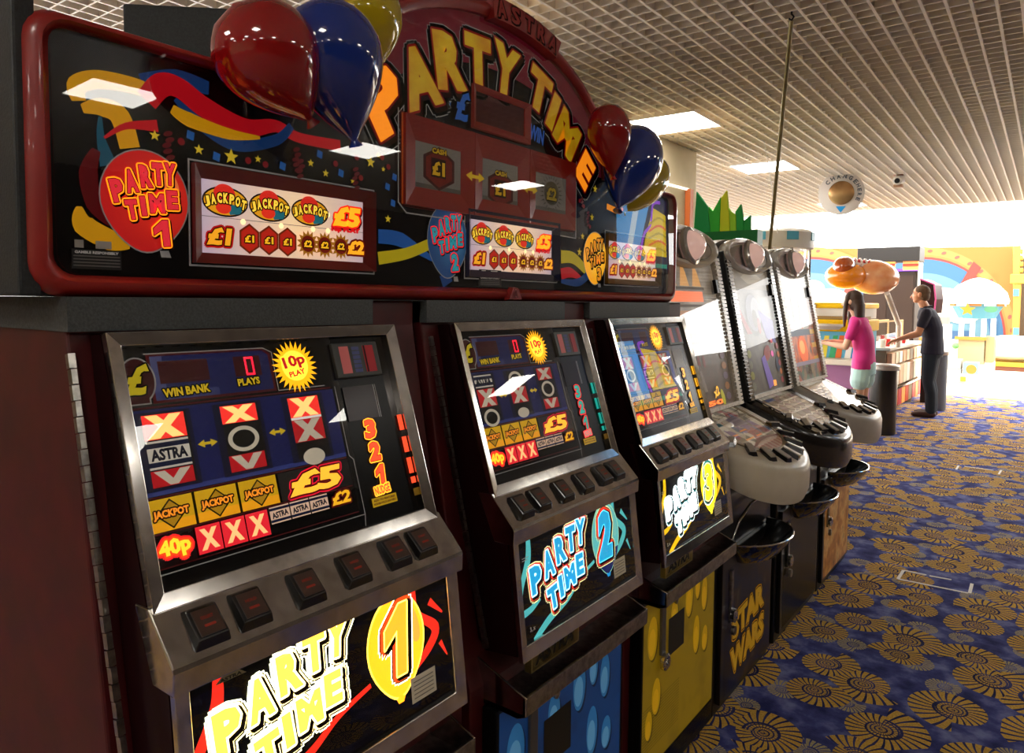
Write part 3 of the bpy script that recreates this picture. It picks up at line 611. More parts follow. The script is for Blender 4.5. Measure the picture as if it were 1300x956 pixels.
    for x, y in ((212, 170), (375, 190), (380, 205), (450, 215), (738, 245), (745, 270)):
        X, Y = P(x, y)
        for k in range(5): a.disc(X+3*sin(k*2), Y-k*9, 8, M('70101a', .35, emit=.15), 4, 10, .4)
    # approval label, printed small
    a.rect(452, 1570, 520, 1598, M('131313', .5)); a.text('GAMBLE RESPONSIBLY', 486, 1594, 60, 4, [(0, K_WHITE)])
    for k in range(4): a.rect(454, 1574+k*4.5, 518, 1576+k*4.5, M('7a7874', .5))
    a.rect(456, 1600, 468, 1611, M('b8b4ac', .5)); a.rect(484, 1600, 506, 1611, M('c8c4bc', .5))
    art = a.build('sign_artwork', t, label='black printed sheet with ribbons, stars and confetti')
    # ---- arch lettering
    L = Art((XA+.0035, 0, 0), dl=.0004); letters = [('P', 1046, 1936, 34, 92, 118), ('A', 1149, 2006, 22, 96, 112), ('R', 1247, 2066, 10, 84, 112), ('T', 1345, 2090, 3, 78, 108), ('Y', 1452, 2098, -8, 88, 108), ('T', 1600, 2082, -18, 82, 96), ('I', 1666, 2044, -26, 30, 92), ('M', 1738, 1996, -33, 92, 96), ('E', 1838, 1912, -38, 62, 88)]
    letters = [(c_, y_, z_, r_, w_*1.24, h_*1.13) for c_, y_, z_, r_, w_, h_ in letters]
    gold = mat_noise('gold_letter_print', 'd8940c', 'e8c020', 14, .3); gold.node_tree.nodes['Principled BSDF'].inputs['Emission Strength'].default_value = .22
    gold.node_tree.links.new(gold.node_tree.nodes['Color Ramp'].outputs[0], gold.node_tree.nodes['Principled BSDF'].inputs['Emission Color'])
    glow = M('ff9018', .3, emit=.75)
    for off, mt, dx, dy in ((20, K_LINE, 4, -5), (18, M('0a0608', .25), 4, -5), (8, M('4a0a10', .3), 5, -7), (5, M('a01418', .3, emit=.15), 0, 0), (0, None, 0, 0)):
        h0 = L.h
        for ch, y, z, r, wd, ht in letters:
            L.h = h0; L.text(ch, y, z, wd, ht, [(off, mt or (glow if ch == 'E' or (ch == 'P') else gold), dx, dy)], rot=r, bold=.06)
    L.build('title_lettering', t, label='yellow arched lettering reading PARTY TIME')
    # ---- reel unit in the middle
    ru = MB(); u, v_, n_ = Y_AX, Vector((0, 0, 1)), Vector((1, 0, 0)); O = Vector((XA+.003, 0, 0)); RW = M('9c2216', .28, emit=.06, coat=.3)
    ru.box((XA, 1.092, 1.728), (XA+.004, 1.782, 1.926), M('6a1210', .3))
    for (y0, y1) in ((1.100, 1.325), (1.328, 1.548), (1.551, 1.776)):
        ring_frame(ru, O, u, v_, n_, y0, 1.732, y1, 1.922, (.036, .042, .04, .05), .010, RW, .008)
    un = ru.build('reel_unit', t, label='red surround of the three top reels')
    ru2 = Art((XA+.0045, 0, 0)); ru2.line([(1086, 1930), (1086, 1735), (1110, 1715), (1300, 1715)], 3, K_LINE); ru2.line([(1790, 1930), (1792, 1712), (1700, 1714)], 3, K_LINE)
    for y0, y1 in ((1103, 1322), (1331, 1546), (1554, 1773)): ru2.rect(y0, 1733, y1, 1742, M('c8641c', .3, emit=.25))
    ru2.rect(1095, 1733, 1103, 1922, M('b8501c', .3, emit=.2)); ru2.rect(1320, 1745, 1330, 1926, M('9a3418', .3, emit=.15)); ru2.build('unit_trim', un)
    for k, (y0, y1) in enumerate(((1136, 1288), (1364, 1510), (1587, 1737))):
        r_ = Art((XA+.0042, 0, 0)); cx = (y0+y1)/2; r_.rect(y0-2, 1772, y1+2, 1874, M('8a857c', .4, emit=.1)); r_.rect(y0-2, 1772, y1+2, 1784, M('6e685f', .4, emit=.06))
        if k < 2:
            zc = 1822 if k == 0 else 1806; rr = 56
            r_.poly([(cx+rr*cos(radians(60*i+30))*1.05, zc+rr*.86*sin(radians(60*i+30))) for i in range(6)], M('4a1008', .35, emit=.08)); r_.poly([(cx+rr*.88*cos(radians(60*i+30)), zc+rr*.74*sin(radians(60*i+30))) for i in range(6)], M('7a1a0c', .35, emit=.12))
            r_.rect(cx-26, zc-20, cx+22, zc+22, M('3a0a06')); r_.text('£1', cx-2, zc, 42, 32, [(2.5, M('1a0604')), (0, M('c89a10', .35, emit=.28))], bold=.05); r_.text('CASH', cx, zc+38, 46, 12, [(2, M('4a1008')), (0, M('c8a018', .35, emit=.25))])
        else:
            for q in range(24):
                r_.poly([(cx+40*cos(q*.2618-.05), 1824+40*sin(q*.2618-.05)), (cx+58*cos(q*.2618), 1824+50*sin(q*.2618)), (cx+40*cos(q*.2618+.05), 1824+40*sin(q*.2618+.05))], M('5a5648', .4))
            r_.disc(cx, 1824, 36, M('6a6654', .4), 32); r_.text('£2', cx, 1822, 50, 36, [(2, M('3a3018')), (0, M('a8901c', .35, emit=.15))], bold=.05)
        r_.build('reel', un, label='pale reel strip showing a cash symbol')
    ra = Art((XA+.0145, 0, 0))
    for cx in (1326, 1549): ra.poly([(cx-34, 1820), (cx-12, 1832), (cx-12, 1824), (cx+12, 1824), (cx+12, 1832), (cx+34, 1820), (cx+12, 1808), (cx+12, 1816), (cx-12, 1816), (cx-12, 1808)], M('c8a418', .35, emit=.3))
    ra.build('arrows', un)
    # ---- win display
    wd = MB(); ring_frame(wd, O, u, v_, n_, 1.322, 1.934, 1.552, 2.036, (.014, .018, .02, .014), .010, RW, .006); wd.box((XA, 1.33, 1.94), (XA+.004, 1.545, 2.03), M('4c0f10', .3, emit=.08))
    wo = wd.build('win_display', t, label='blank dark red win display')
    wa = Art((XA+.006, 0, 0)); wa.text('£', 1290, 1976, 46, 70, [(5, K_BLACK), (0, M('2a5aa8', .35, emit=.25))], shear=.15); wa.text('WIN', 1588, 1968, 66, 40, [(4, K_BLACK), (0, M('2458a8', .35, emit=.3))], rot=-8); wa.rect(1332, 1936, 1540, 1944, M('b8641c', .3, emit=.2)); wa.build('display_lettering', wo)
    # ---- three printed balloons with numbers
    for k, (cx, cy, rx, ry, c0, c1, ct, co) in enumerate(((558, 1679, 66, 72, 'c01414', 'e83018', 'e8303c', 'f0a020'), (1242, 1668, 66, 78, '1a4a80', '4a86b0', '2a8c98', 'd02c34'), (1904, 1664, 66, 74, 'f0a010', 'ffc838', 'f09818', '2a1208'))):
        b = Art((XA+.004, 0, 0)); e = (.5, .28, .8)[k]
        def bal(s): return [(cx+rx*s*cos(q)*(1 if sin(q) > 0 else 1-.22*sin(q)**2), cy+ry*s*sin(q)*(1.0 if sin(q) > 0 else 1.1)) for q in [2*pi*i/40 for i in range(40)]]
        b.poly([(cx+20, cy-ry*1.06), (cx+34, cy-ry*1.05), (cx+38, cy-ry*1.2), (cx+22, cy-ry*1.2)], K_LINE); b.poly(bal(1.03), K_LINE)
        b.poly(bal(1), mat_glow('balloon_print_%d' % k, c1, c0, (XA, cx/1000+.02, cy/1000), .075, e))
        b.disc(cx+40, cy+22, 12, M(('f07838', '7ab0d0', 'ffe070')[k], .3, emit=e), 30, rot=.3)
        tcol = M(ct, .3, emit=.6); tout = M(co, .3, emit=.7 if k < 2 else .05)
        for i, (ch, x, y, r) in enumerate((('P', -42, 8, 14), ('A', -22, 24, 12), ('R', 0, 34, 8), ('T', 19, 40, 4), ('Y', 37, 42, 0), ('T', -22, -18, 10), ('I', -5, -11, 8), ('M', 16, -5, 6), ('E', 40, 3, 4))):
            b.text(ch, cx+x, cy+y, {'I': 8, 'M': 24}.get(ch, 18), 34 if i < 5 else 29, [(4.4, M('2a0806'), 1.5, -2), (3.4, tout), (1.2, M('3a0a08')), (0, tcol)], rot=r, bold=.06)
        b.text('123'[k], cx+22, cy-50, 24, 40, [(4.4, M('2a0806'), 1.5, -2), (3.4, tout), (1.2, M('3a0a08')), (0, tcol)], rot=6, bold=.06)
        b.build('balloon_print', t, label=('red printed balloon lettered PARTY TIME 1', 'blue printed balloon lettered PARTY TIME 2', 'orange printed balloon lettered PARTY TIME 3')[k])
    # ---- three lit prize windows
    for k, (y0, y1) in enumerate(((.631, 1.015), (1.306, 1.694), (1.968, 2.345))):
        f = MB(); ring_frame(f, O, u, v_, n_, y0, 1.587, y1, 1.745 if k < 2 else 1.742, (.016, .017, .026, .022), .012, (M('7c1614', .3, coat=.3), M('141c4a', .3, coat=.3), M('7a5a10', .3, coat=.3))[k], .010)
        pw = f.build('prize_window', t, label=('lit prize window with red frame', 'lit prize window with blue frame', 'lit prize window with yellow frame')[k])
        ol = Art((XA+.0032, 0, 0)); ol.line([(y0*1000-4, 1583), (y1*1000+4, 1583), (y1*1000+4, 1750), (y0*1000-4, 1750)], 3, K_LINE, True); ol.build('window_outline', pw)
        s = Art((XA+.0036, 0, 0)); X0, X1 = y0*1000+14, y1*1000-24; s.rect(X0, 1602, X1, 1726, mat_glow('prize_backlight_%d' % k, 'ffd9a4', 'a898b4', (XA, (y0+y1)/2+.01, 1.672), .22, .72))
        W_ = X1-X0
        s.rect(X0, 1663, X1, 1664, M('8a7a78', .4, emit=.2))
        for q in (.42, .62, .72, .2): 
            for zz in (1690, 1660): s.disc(X0+W_*q+8, zz, 5, M('ffe0a0', .3, emit=1.3), n=10)
        for q in range(3):
            cx = X0+W_*(.13+.245*q); s.disc(cx, 1690, 42, M('3a1a18'), 25); s.disc(cx, 1690, 39, M('e8a018', .3, emit=.6), 22); s.poly([(cx, 1688), (cx+36, 1684), (cx+26, 1672), (cx+8, 1669)], M('287a8a', .3, emit=.4)); s.disc(cx-2, 1702, 20, M('e02c20', .3, emit=.6), 17); s.disc(cx-4, 1680, 14, M('e83420', .3, emit=.6), 10)
            for i, ch in enumerate('JACKPOT'): s.text(ch, cx-33+i*11, 1692+4-(i-3)**2*.9, 9, 17, [(2, M('4a0c08')), (0, M('ffd040', .3, emit=.8))], rot=(3-i)*4, bold=.06)
        s.text('£5', X0+W_*.87, 1690, 66, 40, [(5, M('7a1010', .3, emit=.2), 1, -2), (3, M('e03018', .3, emit=.6)), (0, M('ffb420', .3, emit=.9))], shear=.15, bold=.06)
        s.text('10p PLAY', X0+W_*.86, 1664, 70, 11, [(1, M('d02028', .3, emit=.4))], bold=.04)
        s.text('£1', X0+W_*.09, 1632, 42, 30, [(5, M('b01818', .3, emit=.5)), (2, M('5a0808')), (0, M('f0a020', .3, emit=.8))], shear=.15, bold=.06)
        for q in range(3):
            cx = X0+W_*(.25+.11*q); s.poly([(cx+22*cos(radians(60*i+30)), 1632+26*sin(radians(60*i+30))) for i in range(6)], M('8a3010', .3, emit=.3)); s.poly([(cx+18*cos(radians(60*i+30)), 1632+22*sin(radians(60*i+30))) for i in range(6)], M('c82818', .3, emit=.5)); s.text('£1', cx, 1632, 18, 13, [(2, M('5a0808')), (0, M('f0b020', .3, emit=.8))], bold=.05)
            cx = X0+W_*(.60+.11*q); s.burst(cx, 1632, 17, 25, 14, M('b87818', .3, emit=.4)); s.disc(cx, 1632, 15, M('8a2010', .3, emit=.3)); s.text('£2', cx, 1632, 18, 13, [(2, M('5a0808')), (0, M('f0b020', .3, emit=.8))], bold=.05)
        s.text('£2', X0+W_*.93, 1632, 42, 28, [(4, M('8a2010', .3, emit=.3)), (0, M('f8a820', .3, emit=.9))], shear=.1, bold=.06)
        s.build('prize_print', pw)
    sg = Art((XA+.006, 0, 0)); sg.rect(1352, 1566, 1440, 1606, M('141414', .5)); sg.rect(1362, 1592, 1378, 1604, K_WHITE); sg.rect(1398, 1592, 1424, 1604, K_WHITE); sg.text('GAMBLE RESPONSIBLY', 1396, 1586, 76, 5, [(0, K_WHITE)])
    for k in range(3): sg.rect(1358, 1570+k*4.4, 1434, 1572+k*4.4, M('8a8884'))
    sg.build('notice_print', t, label='small black notice lettered in white')
    # front glass
    og = outline(.034); MB().loft([[(SX+.0085+h_-(z-1.73)*.0227, y, z) for y, z in og] for h_ in (0, .002)], GLASS_T).build('front_glass', t, label='glossy glass over the sign')
    # ---- balloons
    def balloon(X, top, knot, rad, mt, lab):
        T, K = on_x(*top, X), on_x(*knot, X); ax = K-T; Lb = ax.length; prof = []
        for i in range(19):
            s_ = i/18; r = rad*(sqrt(max(0, 1-((s_-.40)/.40)**2)) if s_ < .40 else cos((s_-.40)/.60*pi/2)**.72*(1-.25*((s_-.4)/.6)**2)); prof.append((Lb*s_*.95, r))
        prof[-1] = (Lb*.95, rad*.075); prof += [(Lb*.965, rad*.09), (Lb*1.0, rad*.16), (Lb*1.005, .001)]
        MB().lathe(T, ax, prof, mt, 36).build('balloon', t, label=lab, smooth=60)
    BR, BB, BY = M('9a0f12', .08, coat=1, name='balloon_red'), M('102f86', .08, coat=1, name='balloon_blue'), M('c8ae10', .08, coat=1, name='balloon_yellow')
    balloon(-1.0, (296, 4), (398, 158), .082, BR, 'glossy red balloon, near pair'); balloon(-.985, (402, -4), (452, 186), .084, BB, 'glossy blue balloon, near pair'); balloon(-1.06, (452, -34), (468, 108), .078, BY, 'yellow balloon behind the near pair')
    balloon(-1.02, (770, 130), (779, 228), .062, BR, 'glossy red balloon, far cluster'); balloon(-1.02, (815, 166), (784, 268), .088, BB, 'glossy blue balloon, far cluster'); balloon(-1.10, (838, 208), (790, 272), .068, BY, 'yellow balloon of the far cluster')
build_sign()
q0, q1 = on_z(155, 3, 2.09), on_z(300, 10, 2.09); ed = (q1-q0)/2; bk_n = Vector((-ed.y, ed.x, 0)).normalized()*.05; ctr = (q0+q1)/2+bk_n; ctr.z = 2.005
MB().obox(ctr, ed, bk_n, (0, 0, .0845), BLACK_M).build('speaker_box', label='plain black textured box standing on top of the party sign behind balloons', cat='box', loc=(ctr.x, ctr.y, 1.92), bevel=.005)

# ------------------------------------------------------------------ three slant-top slot machines
def slot_machine(idx, y0, y1, label, body, rib, theme):
    t = thing('slot_machine', (-1.3, (y0+y1)/2, 0), label, 'slot machine', 'slant slot machines with round button consoles')
    yc = (y0+y1)/2; hw = (y1-y0)/2; zt = lambda x, y: .925+(-x-.72)*.432
    MB().prism([(-1.62, 0), (-.945, 0), (-.945, .80), (-1.05, .98), (-1.09, 1.06), (-1.62, 1.06)], y0, y1, M('0c0b0b', .3, coat=.2)).build('base_cabinet', t, bevel=.006)
    door = MB().box((-.946, y0+.03, .04), (-.928, y1-.02, .60), M('141210', .3, coat=.2)).build('base_door', t, bevel=.003)
    a = Art((-.9278, y0, .04)); W_ = (y1-y0)*1000
    if idx == 0:
        a.rect(60, 14, W_-40, 500, mat_printed('space_print', [(0, '0c0a10'), (.4, '22160f'), (.55, '141c38'), (.7, '3a2812'), (.85, '6a6458')], 9, .03, .4, kind='NOISE'))
        ylw = M('c89a20', .4, emit=.12); dk = M('1a1410', .4)
        a.text('STAR', W_*.52, 262, 380, 110, [(8, dk), (5, ylw), (0, dk), ], rot=4); a.text('STAR', W_*.52, 262, 372, 100, [(0, ylw)], rot=4)
        a.text('WARS', W_*.52, 130, 400, 110, [(8, dk), (5, ylw), (0, dk)], rot=4); a.text('WARS', W_*.52, 130, 392, 100, [(0, ylw)], rot=4)
    elif idx == 1: a.rect(60, 14, W_-30, 500, M('1b1916', .25))
    else: a.rect(60, 14, W_-30, 500, mat_printed('amber_print', [(.2, '5a3412'), (.45, 'a86a28'), (.6, 'c89a58'), (.8, '6a4a30')], 14, .1, .4, kind='NOISE'))
    a.build('door_print', door, label=theme)
    bar = MB().box((-.928, y0+.10, .33), (-.918, y0+.125, .53), STEEL).build('lock_bar', door, bevel=.002)
    MB().lathe((-.918, y0+.112, .36), (1, 0, 0), [(0, .026), (.014, .025), (.018, .015), (.018, 0)], CHROME, 18).build('lock', door, smooth=40)
    MB().lathe((-.918, y0+.118, .30), (1, 0, 0), [(0, .018), (.012, .018), (.014, 0)], STEEL, 14).build('lower_lock', door, smooth=40)
    # payout cup: half bowl
    n = 14; cup = MB(); outer = []; rim = []; inn = []
    cyc = yc+.03
    ringp = lambda R, D, z: [(-.94+D*sin(pi*i/n), cyc-R*cos(pi*i/n), z) for i in range(n+1)]
    cup.loft([ringp(.11, .05, .515), ringp(.17, .11, .54), ringp(.215, .155, .60), ringp(.225, .165, .62), ringp(.218, .158, .622), ringp(.205, .145, .60), ringp(.15, .1, .555), ringp(.02, .01, .545)], M('0a0a0a', .12, coat=1), caps=False, closed=False)
    c_ = cup.build('payout_cup', t, label='glossy black payout cup', smooth=50)
    MB().tube([(-.94, cyc-.2, .63), (-.925, cyc-.17, .70), (-.92, cyc-.05, .745), (-.92, cyc+.08, .75)], .006, CHROME, 8).build('cup_arch', c_, smooth=50)
    MB().tube(ringp(.222, .162, .621), .004, CHROME, 6).build('cup_rim', c_, smooth=50)
    # console
    def plan(ins, xb=-1.10):
        a_, b_ = .26-ins, hw-.005-ins; return [(xb, yc-b_), (-.98, yc-b_)]+[(-.98+a_*sin(pi*i/24)**.85, yc-b_*cos(pi*i/24)) for i in range(1, 24)]+[(-.98, yc+b_), (xb, yc+b_)]
    co = MB(); rings = []
    for ins, dz in ((.05, -.165), (.016, -.15), (.002, -.11), (0, -.03), (.006, -.008), (.018, 0)):
        rings.append([(x, y, zt(x, y)+dz+(0 if dz > -.1 else .10*max(0, (-.85-x)))) for x, y in plan(ins)])
    co.loft(rings, body); con = co.build('console', t, label='rounded moulded console', smooth=40)
    pf = plan(.105, -1.085); pts = [(x, y, zt(x, y)+.002) for x, y in pf]
    if idx == 0: PF = mat_printed('prize_table_print', [(0, '6a6252'), (.2, 'a89a84'), (.4, '8a4a4a'), (.55, '4a5a70'), (.7, 'c0b49c'), (.85, '705a78')], 26, .32, .25)
    elif idx == 1: PF = mat_printed('wavy_table_print', [(.3, '6e6450'), (.5, 'a29378'), (.62, '8a5a58'), (.75, 'b8aa90')], 16, .22, .25, kind='NOISE')
    else: PF = mat_printed('pale_table_print', [(.3, 'b09a7a'), (.5, 'd0bc98'), (.8, 'b8a890')], 9, .12, .2, kind='NOISE')
    pl = MB().add(pts, [tuple(range(len(pts)))], PF).build('playfield', con, label='printed prize table under glossy cover')
    rim = MB(); k = len(pf); p2 = plan(.085, -1.088); rim.loft([[(x, y, zt(x, y)+.001) for x, y in p2], [(x, y, zt(x, y)+.006) for x, y in p2], [(x, y, zt(x, y)+.006) for x, y in pf], [(x, y, zt(x, y)+.002) for x, y in pf]], M('9a8a70' if idx != 1 else '1a1816', .25, .3), caps=False); rim.build('playfield_rim', con)
    MB().add([(x, y, zt(x, y)+.005) for x, y in plan(.104, -1.086)], [tuple(range(k))], GLASS_T).build('playfield_cover', con)
    pa = Art((-1.09, y0, zt(-1.09, 0)+.0026), (0, 1, 0), Vector((-.37, 0, .16)))
    if idx == 0:
        for k_, (x, y, w2, h2, c) in enumerate(((130, -70, 90, 20, '2a7a8a'), (300, -60, 120, 60, '8a7a8a'), (150, -150, 60, 8, 'f08a30'), (260, -140, 70, 8, 'f08a30'), (200, -190, 90, 8, 'f09a40'), (420, -150, 60, 50, '8a2a40'), (320, -190, 60, 8, 'f07a28'))): pa.rect(x, y-h2, x+w2, y, M(c, .3, emit=.25 if c[0] == 'f' else .05))
        pa.disc(W_*.55, -265, 200, M('7a3028', .4, emit=.06), 55); pa.disc(W_*.55, -262, 175, M('b08a70', .4, emit=.1), 40)
        for k_ in range(9): pa.disc(W_*.55-150+k_*38, -262, 11, M('9a3a30', .4, emit=.08), 22)
    elif idx == 1:
        for r_ in range(5):
            for k_ in range(6): pa.disc(110+k_*86, -60-r_*58, 34, M(('c0ae8e', '9a8a70', '8a6a62')[(k_+r_) % 3], .4, emit=.1), 20)
            pa.curve([(80+i*45, -88-r_*58+(8 if i % 2 else -8)) for i in range(11)], 7, M('d8ccb4', .4, emit=.15), 4)
        pa.rect(150, -52, 260, -30, M('4a5a8a', .4, emit=.1)); pa.rect(W_*.72, -330, W_*.82, -300, M('a8501c', .4, emit=.1))
    else:
        for r_ in range(4): pa.curve([(120+i*50, -60-r_*22+(8 if (i+r_) % 2 else -6)) for i in range(6)], 8, M('8a8a94', .4, emit=.06), 4)
        pa.rect(W_*.22, -260, W_*.34, -232, M('141414', .4))
    pa.build('playfield_print', con)
    # radial keys round the front
    outp, inp = plan(.022), plan(.098)
    for i in range(9):
        t_ = pi*(.07+.86*i/8); dirv = lambda ins: Vector((-.98+(.26-ins)*sin(t_)**.85, yc-(hw-.005-ins)*cos(t_), 0))
        p0, p1 = dirv(.096), dirv(.026); p0.z = zt(p0.x, 0)+.006; p1.z = zt(p1.x, 0)+.006; mid = (p0+p1)/2; ax = (p1-p0)/2; sd = Vector((0, 0, 1)).cross(ax).normalized(); up = ax.cross(sd).normalized(); up = -up if up.z < 0 else up
        lo = [mid+ax*i_+sd*j_*.018-up*.006 for i_, j_ in ((-1,-1),(1,-1),(1,1),(-1,1))]; hi = [mid+ax*i_*.86+sd*j_*.012+up*.011 for i_, j_ in ((-1,-1),(1,-1),(1,1),(-1,1))]
        kb = MB().loft([lo, hi], M('17171a', .2, coat=.5))
        kb.obox(mid+up*.0125, ax*.9, sd*.0115, up*.0025, M('c9c3b6', .25, .25)); kb.build('key', con, label='black key with silver top')
    # ---- upper housing, leaning back
    A, B = Vector((-1.235, 0, 1.80)), Vector((-1.088, 0, 1.085)); v = A-B; L_ = v.length; v.normalize(); nn = Y_AX.cross(v)
    dark = body if idx != 1 else M('0c0b0b', .3, coat=.2)
    up_ = MB(); arch = []
    def ztop(y): return .095*sqrt(max(0, 1-((y-yc)/(hw*1.25))**2))-.05
    N_ = 16; sec = [y0+(y1-y0)*i/N_ for i in range(N_+1)]
    front = [(A.x+v.x*ztop(y), y, A.z+v.z*ztop(y)) for y in sec]
    fl = [(B.x, y0, B.z)]+front+[(B.x, y1, B.z)]; bk = [(-1.60, y, z) for x, y, z in fl]; fl_in = [(x-.02, y, z) for x, y, z in fl]
    up_.loft([bk, fl_in], dark); hs = up_.build('upper_housing', t, label='leaning upper housing', bevel=0, smooth=40)
    Bo = Vector((B.x, y0, B.z)); wd = y1-y0
    for s_, yy in ((0, y0), (1, y1-.055)):
        pb = MB(); pb.obox(Bo+Y_AX*(yy-y0+.0275)+v*(L_*.48)+nn*-.006, Y_AX*.0275, v*(L_*.48), nn*.016, dark); pi_ = pb.build('side_pillar', hs, bevel=.006)
        rb = MB()
        for k_ in range(38): rb.obox(Bo+Y_AX*(yy-y0+.0275)+v*(L_*.9*(k_+.5)/38)+nn*.010, Y_AX*.026, v*(L_*.9/38*.36), nn*.006, rib)
        rb.build('ribs', pi_, kind='stuff')
    sc = Art(Bo-nn*.004, Y_AX, v, .0002); H = L_*1000; w1 = wd*1000
    screen_art(sc, idx, w1, H); sc.build('screen_artwork', hs, label='lit printed game glass')
    MB().obox(Bo+Y_AX*wd/2+v*L_*.47+nn*.006, Y_AX*(wd/2-.054), v*(L_*.44), nn*.001, (GLASS_T, GLASS_A, GLASS_A)[idx]).build('screen_glass', hs)
    MB().obox(Bo+Y_AX*wd/2+v*.012+nn*.008, Y_AX*(wd/2-.05), v*.008, nn*.01, STEEL).build('screen_rail', hs)
    bk_ = MB(); bk_.obox(Bo+Y_AX*(wd-.085)+v*L_*.72+nn*.012, Y_AX*.014, v*.03, nn*.008, BLACK); bk_.build('coin_latch', hs, bevel=.002)
    # head lens in an oval bezel
    hc = Bo+Y_AX*wd/2+v*(L_*.945)+nn*.012
    ov = lambda a_, b_, h: [hc+Y_AX*a_*cos(q)+v*b_*sin(q)+nn*h for q in [2*pi*i/40 for i in range(40)]]
    bz = MB().loft([ov(hw-.004, .088, -.04), ov(hw-.002, .09, 0), ov(hw-.02, .08, .014), ov(hw-.045, .066, .010), ov(hw-.06, .06, -.004)], M('d6d2c8', .25, .1, 0, .5) if idx else IVORY, caps=True); bo = bz.build('head_bezel', hs, label='oval silver bezel at the top', smooth=50)
    MB().loft([ov(hw-.058, .058, -.002), ov(hw-.06, .056, .0)], M('4a4640' if idx else '6a6258', .15, .8)).build('bezel_dish', bo)
    lc = hc+nn*.004; ll = MB().lathe(lc, nn, [(0, .082), (.014, .080), (.02, .07), (.022, .066)], M('c4c0b8', .2, .5), 28, caps=False); lo_ = ll.build('lens_ring', bo, smooth=50)
    MB().ball(lc+nn*.006, .064, M('e6bcae', .06, emit=.38, coat=1), 24).build('head_lens', bo, label='pink round lens', smooth=60)  # emission added to brighten the lens, which faces the dark side
    return t
def screen_art(a, idx, w_, H):
    a.rect(54, 14, w_-54, H*.9, K_BLACK); x0, x1 = 60, w_-60; W2 = x1-x0; U = lambda f: x0+W2*f
    hot = M('ff7a28', .3, emit=1.4); red = M('a81c1c', .3, emit=.6); org = M('f06a28', .3, emit=.9); amb = M('e0a050', .3, emit=.6)
    if idx == 0:
        a.rect(x0, H*.48, x1, H*.88, mat_printed('upper_grey_print', [(.3, '7a6f60'), (.5, 'a89a84'), (.7, 'c8bca4')], 8, .12, .3, kind='NOISE'))
        for f in (.12, .36, .6): a.poly([(U(f-.08), H*.72), (U(f), H*.86), (U(f+.06), H*.80), (U(f+.1), H*.72)], amb)
        a.rect(x0, H*.70, U(.75), H*.715, M('3a2a20')); a.rect(x0, H*.63, U(.7), H*.69, org); a.rect(x0, H*.60, U(.9), H*.615, M('5a4a3a')); a.rect(x0, H*.52, U(.95), H*.58, M('d09060', .3, emit=.3))
        a.rect(x0, 20, x1, H*.47, mat_printed('lower_dark_print', [(.3, '120606'), (.5, '2e0e10'), (.62, '0a0608'), (.8, '4a3024')], 14, .3, .3, kind='NOISE'))
        a.rect(U(.0), H*.38, U(.6), H*.46, M('1a0c0c')); a.text('BONUS', U(.3), H*.42, W2*.42, H*.04, [(3, red), (0, hot)])
        a.rect(U(.62), H*.34, U(.72), H*.46, red); a.rect(U(.05), H*.335, U(.6), H*.365, red)
        for f in range(4): a.disc(U(.18+f*.1), H*.29, 14, M('7a2a38', .3, emit=.2), 26)
        a.disc(U(.32), H*.2, 62, M('6a6058', .3, emit=.2), 58); a.poly([(U(.18), H*.12), (U(.46), H*.12), (U(.40), H*.24), (U(.24), H*.24)], M('8a8078', .3, emit=.2)); a.disc(U(.32), H*.19, 30, M('2a2428', .3), 34)
        for y in range(7): a.disc(U(.88), H*(.07+.06*y), 26, M('a86a38' if y % 2 else '6a5a7a', .3, emit=.2), 16)
        a.text('250', U(.5), H*.05, W2*.5, H*.028, [(2, red), (0, hot)]); a.text('x2', U(.62), H*.11, 60, 40, [(3, M('5a1008')), (0, M('ffc040', .3, emit=1.0))], rot=14); a.disc(U(.74), H*.07, 18, M('b8b428', .3, emit=.5), 36, rot=.3)
    elif idx == 1:
        a.rect(x0, 20, x1, H*.88, mat_printed('dark_adventure_print', [(.25, '0c0a08'), (.45, '262018'), (.6, '4a4232'), (.8, '14141e')], 9, .25, .3, kind='NOISE'))
        a.rect(x0, H*.72, x1, H*.88, M('9a8c74', .3, emit=.15)); a.poly([(U(.25), H*.80), (U(.42), H*.84), (U(.62), H*.84), (U(.8), H*.80), (U(.6), H*.76), (U(.4), H*.76)], M('c0b090', .3, emit=.2))
        a.disc(U(.42), H*.55, 120, M('30303a', .3, emit=.1), 110); a.disc(U(.42), H*.56, 100, M('6a7088', .3, emit=.2), 92); a.disc(U(.5), H*.57, 70, M('9aa0b0', .3, emit=.25), 70); a.disc(U(.44), H*.52, 34, M('4a4438', .3), 46)
        a.poly([(U(.55), H*.58), (U(.92), H*.50), (U(.9), H*.34), (U(.66), H*.38)], M('5a58b0', .3, emit=.35)); a.disc(U(.52), H*.47, 22, M('b01c24', .3, emit=.4), 40); a.poly([(U(.0), H*.6), (U(.1), H*.58), (U(.3), H*.42), (U(.18), H*.42)], M('a03038', .3, emit=.35))
        a.disc(U(.6), H*.28, 56, M('9a2420', .3, emit=.35), 34, rot=.4); a.poly([(U(.42), H*.25), (U(.52), H*.27), (U(.66), H*.06), (U(.5), H*.04)], M('7a60b8', .3, emit=.4)); a.disc(U(.74), H*.27, 20, M('f060b0', .3, emit=.6), 16); a.disc(U(.85), H*.19, 30, M('2a4a6a', .3, emit=.2), 40)
        for y in range(5): a.disc(U(.12), H*(.08+.07*y), 26, M('8a8a38' if y % 2 else '6a6a58', .3, emit=.25), 20); a.disc(U(.9), H*(.08+.06*y), 20, M('c87038' if y % 2 else 'a84050', .3, emit=.35), 16)
        a.rect(U(.62), H*.05, U(.7), H*.09, M('ffa040', .3, emit=1.0)); a.disc(U(.76), H*.36, 20, M('e02848', .3, emit=.4), 12)
    else:
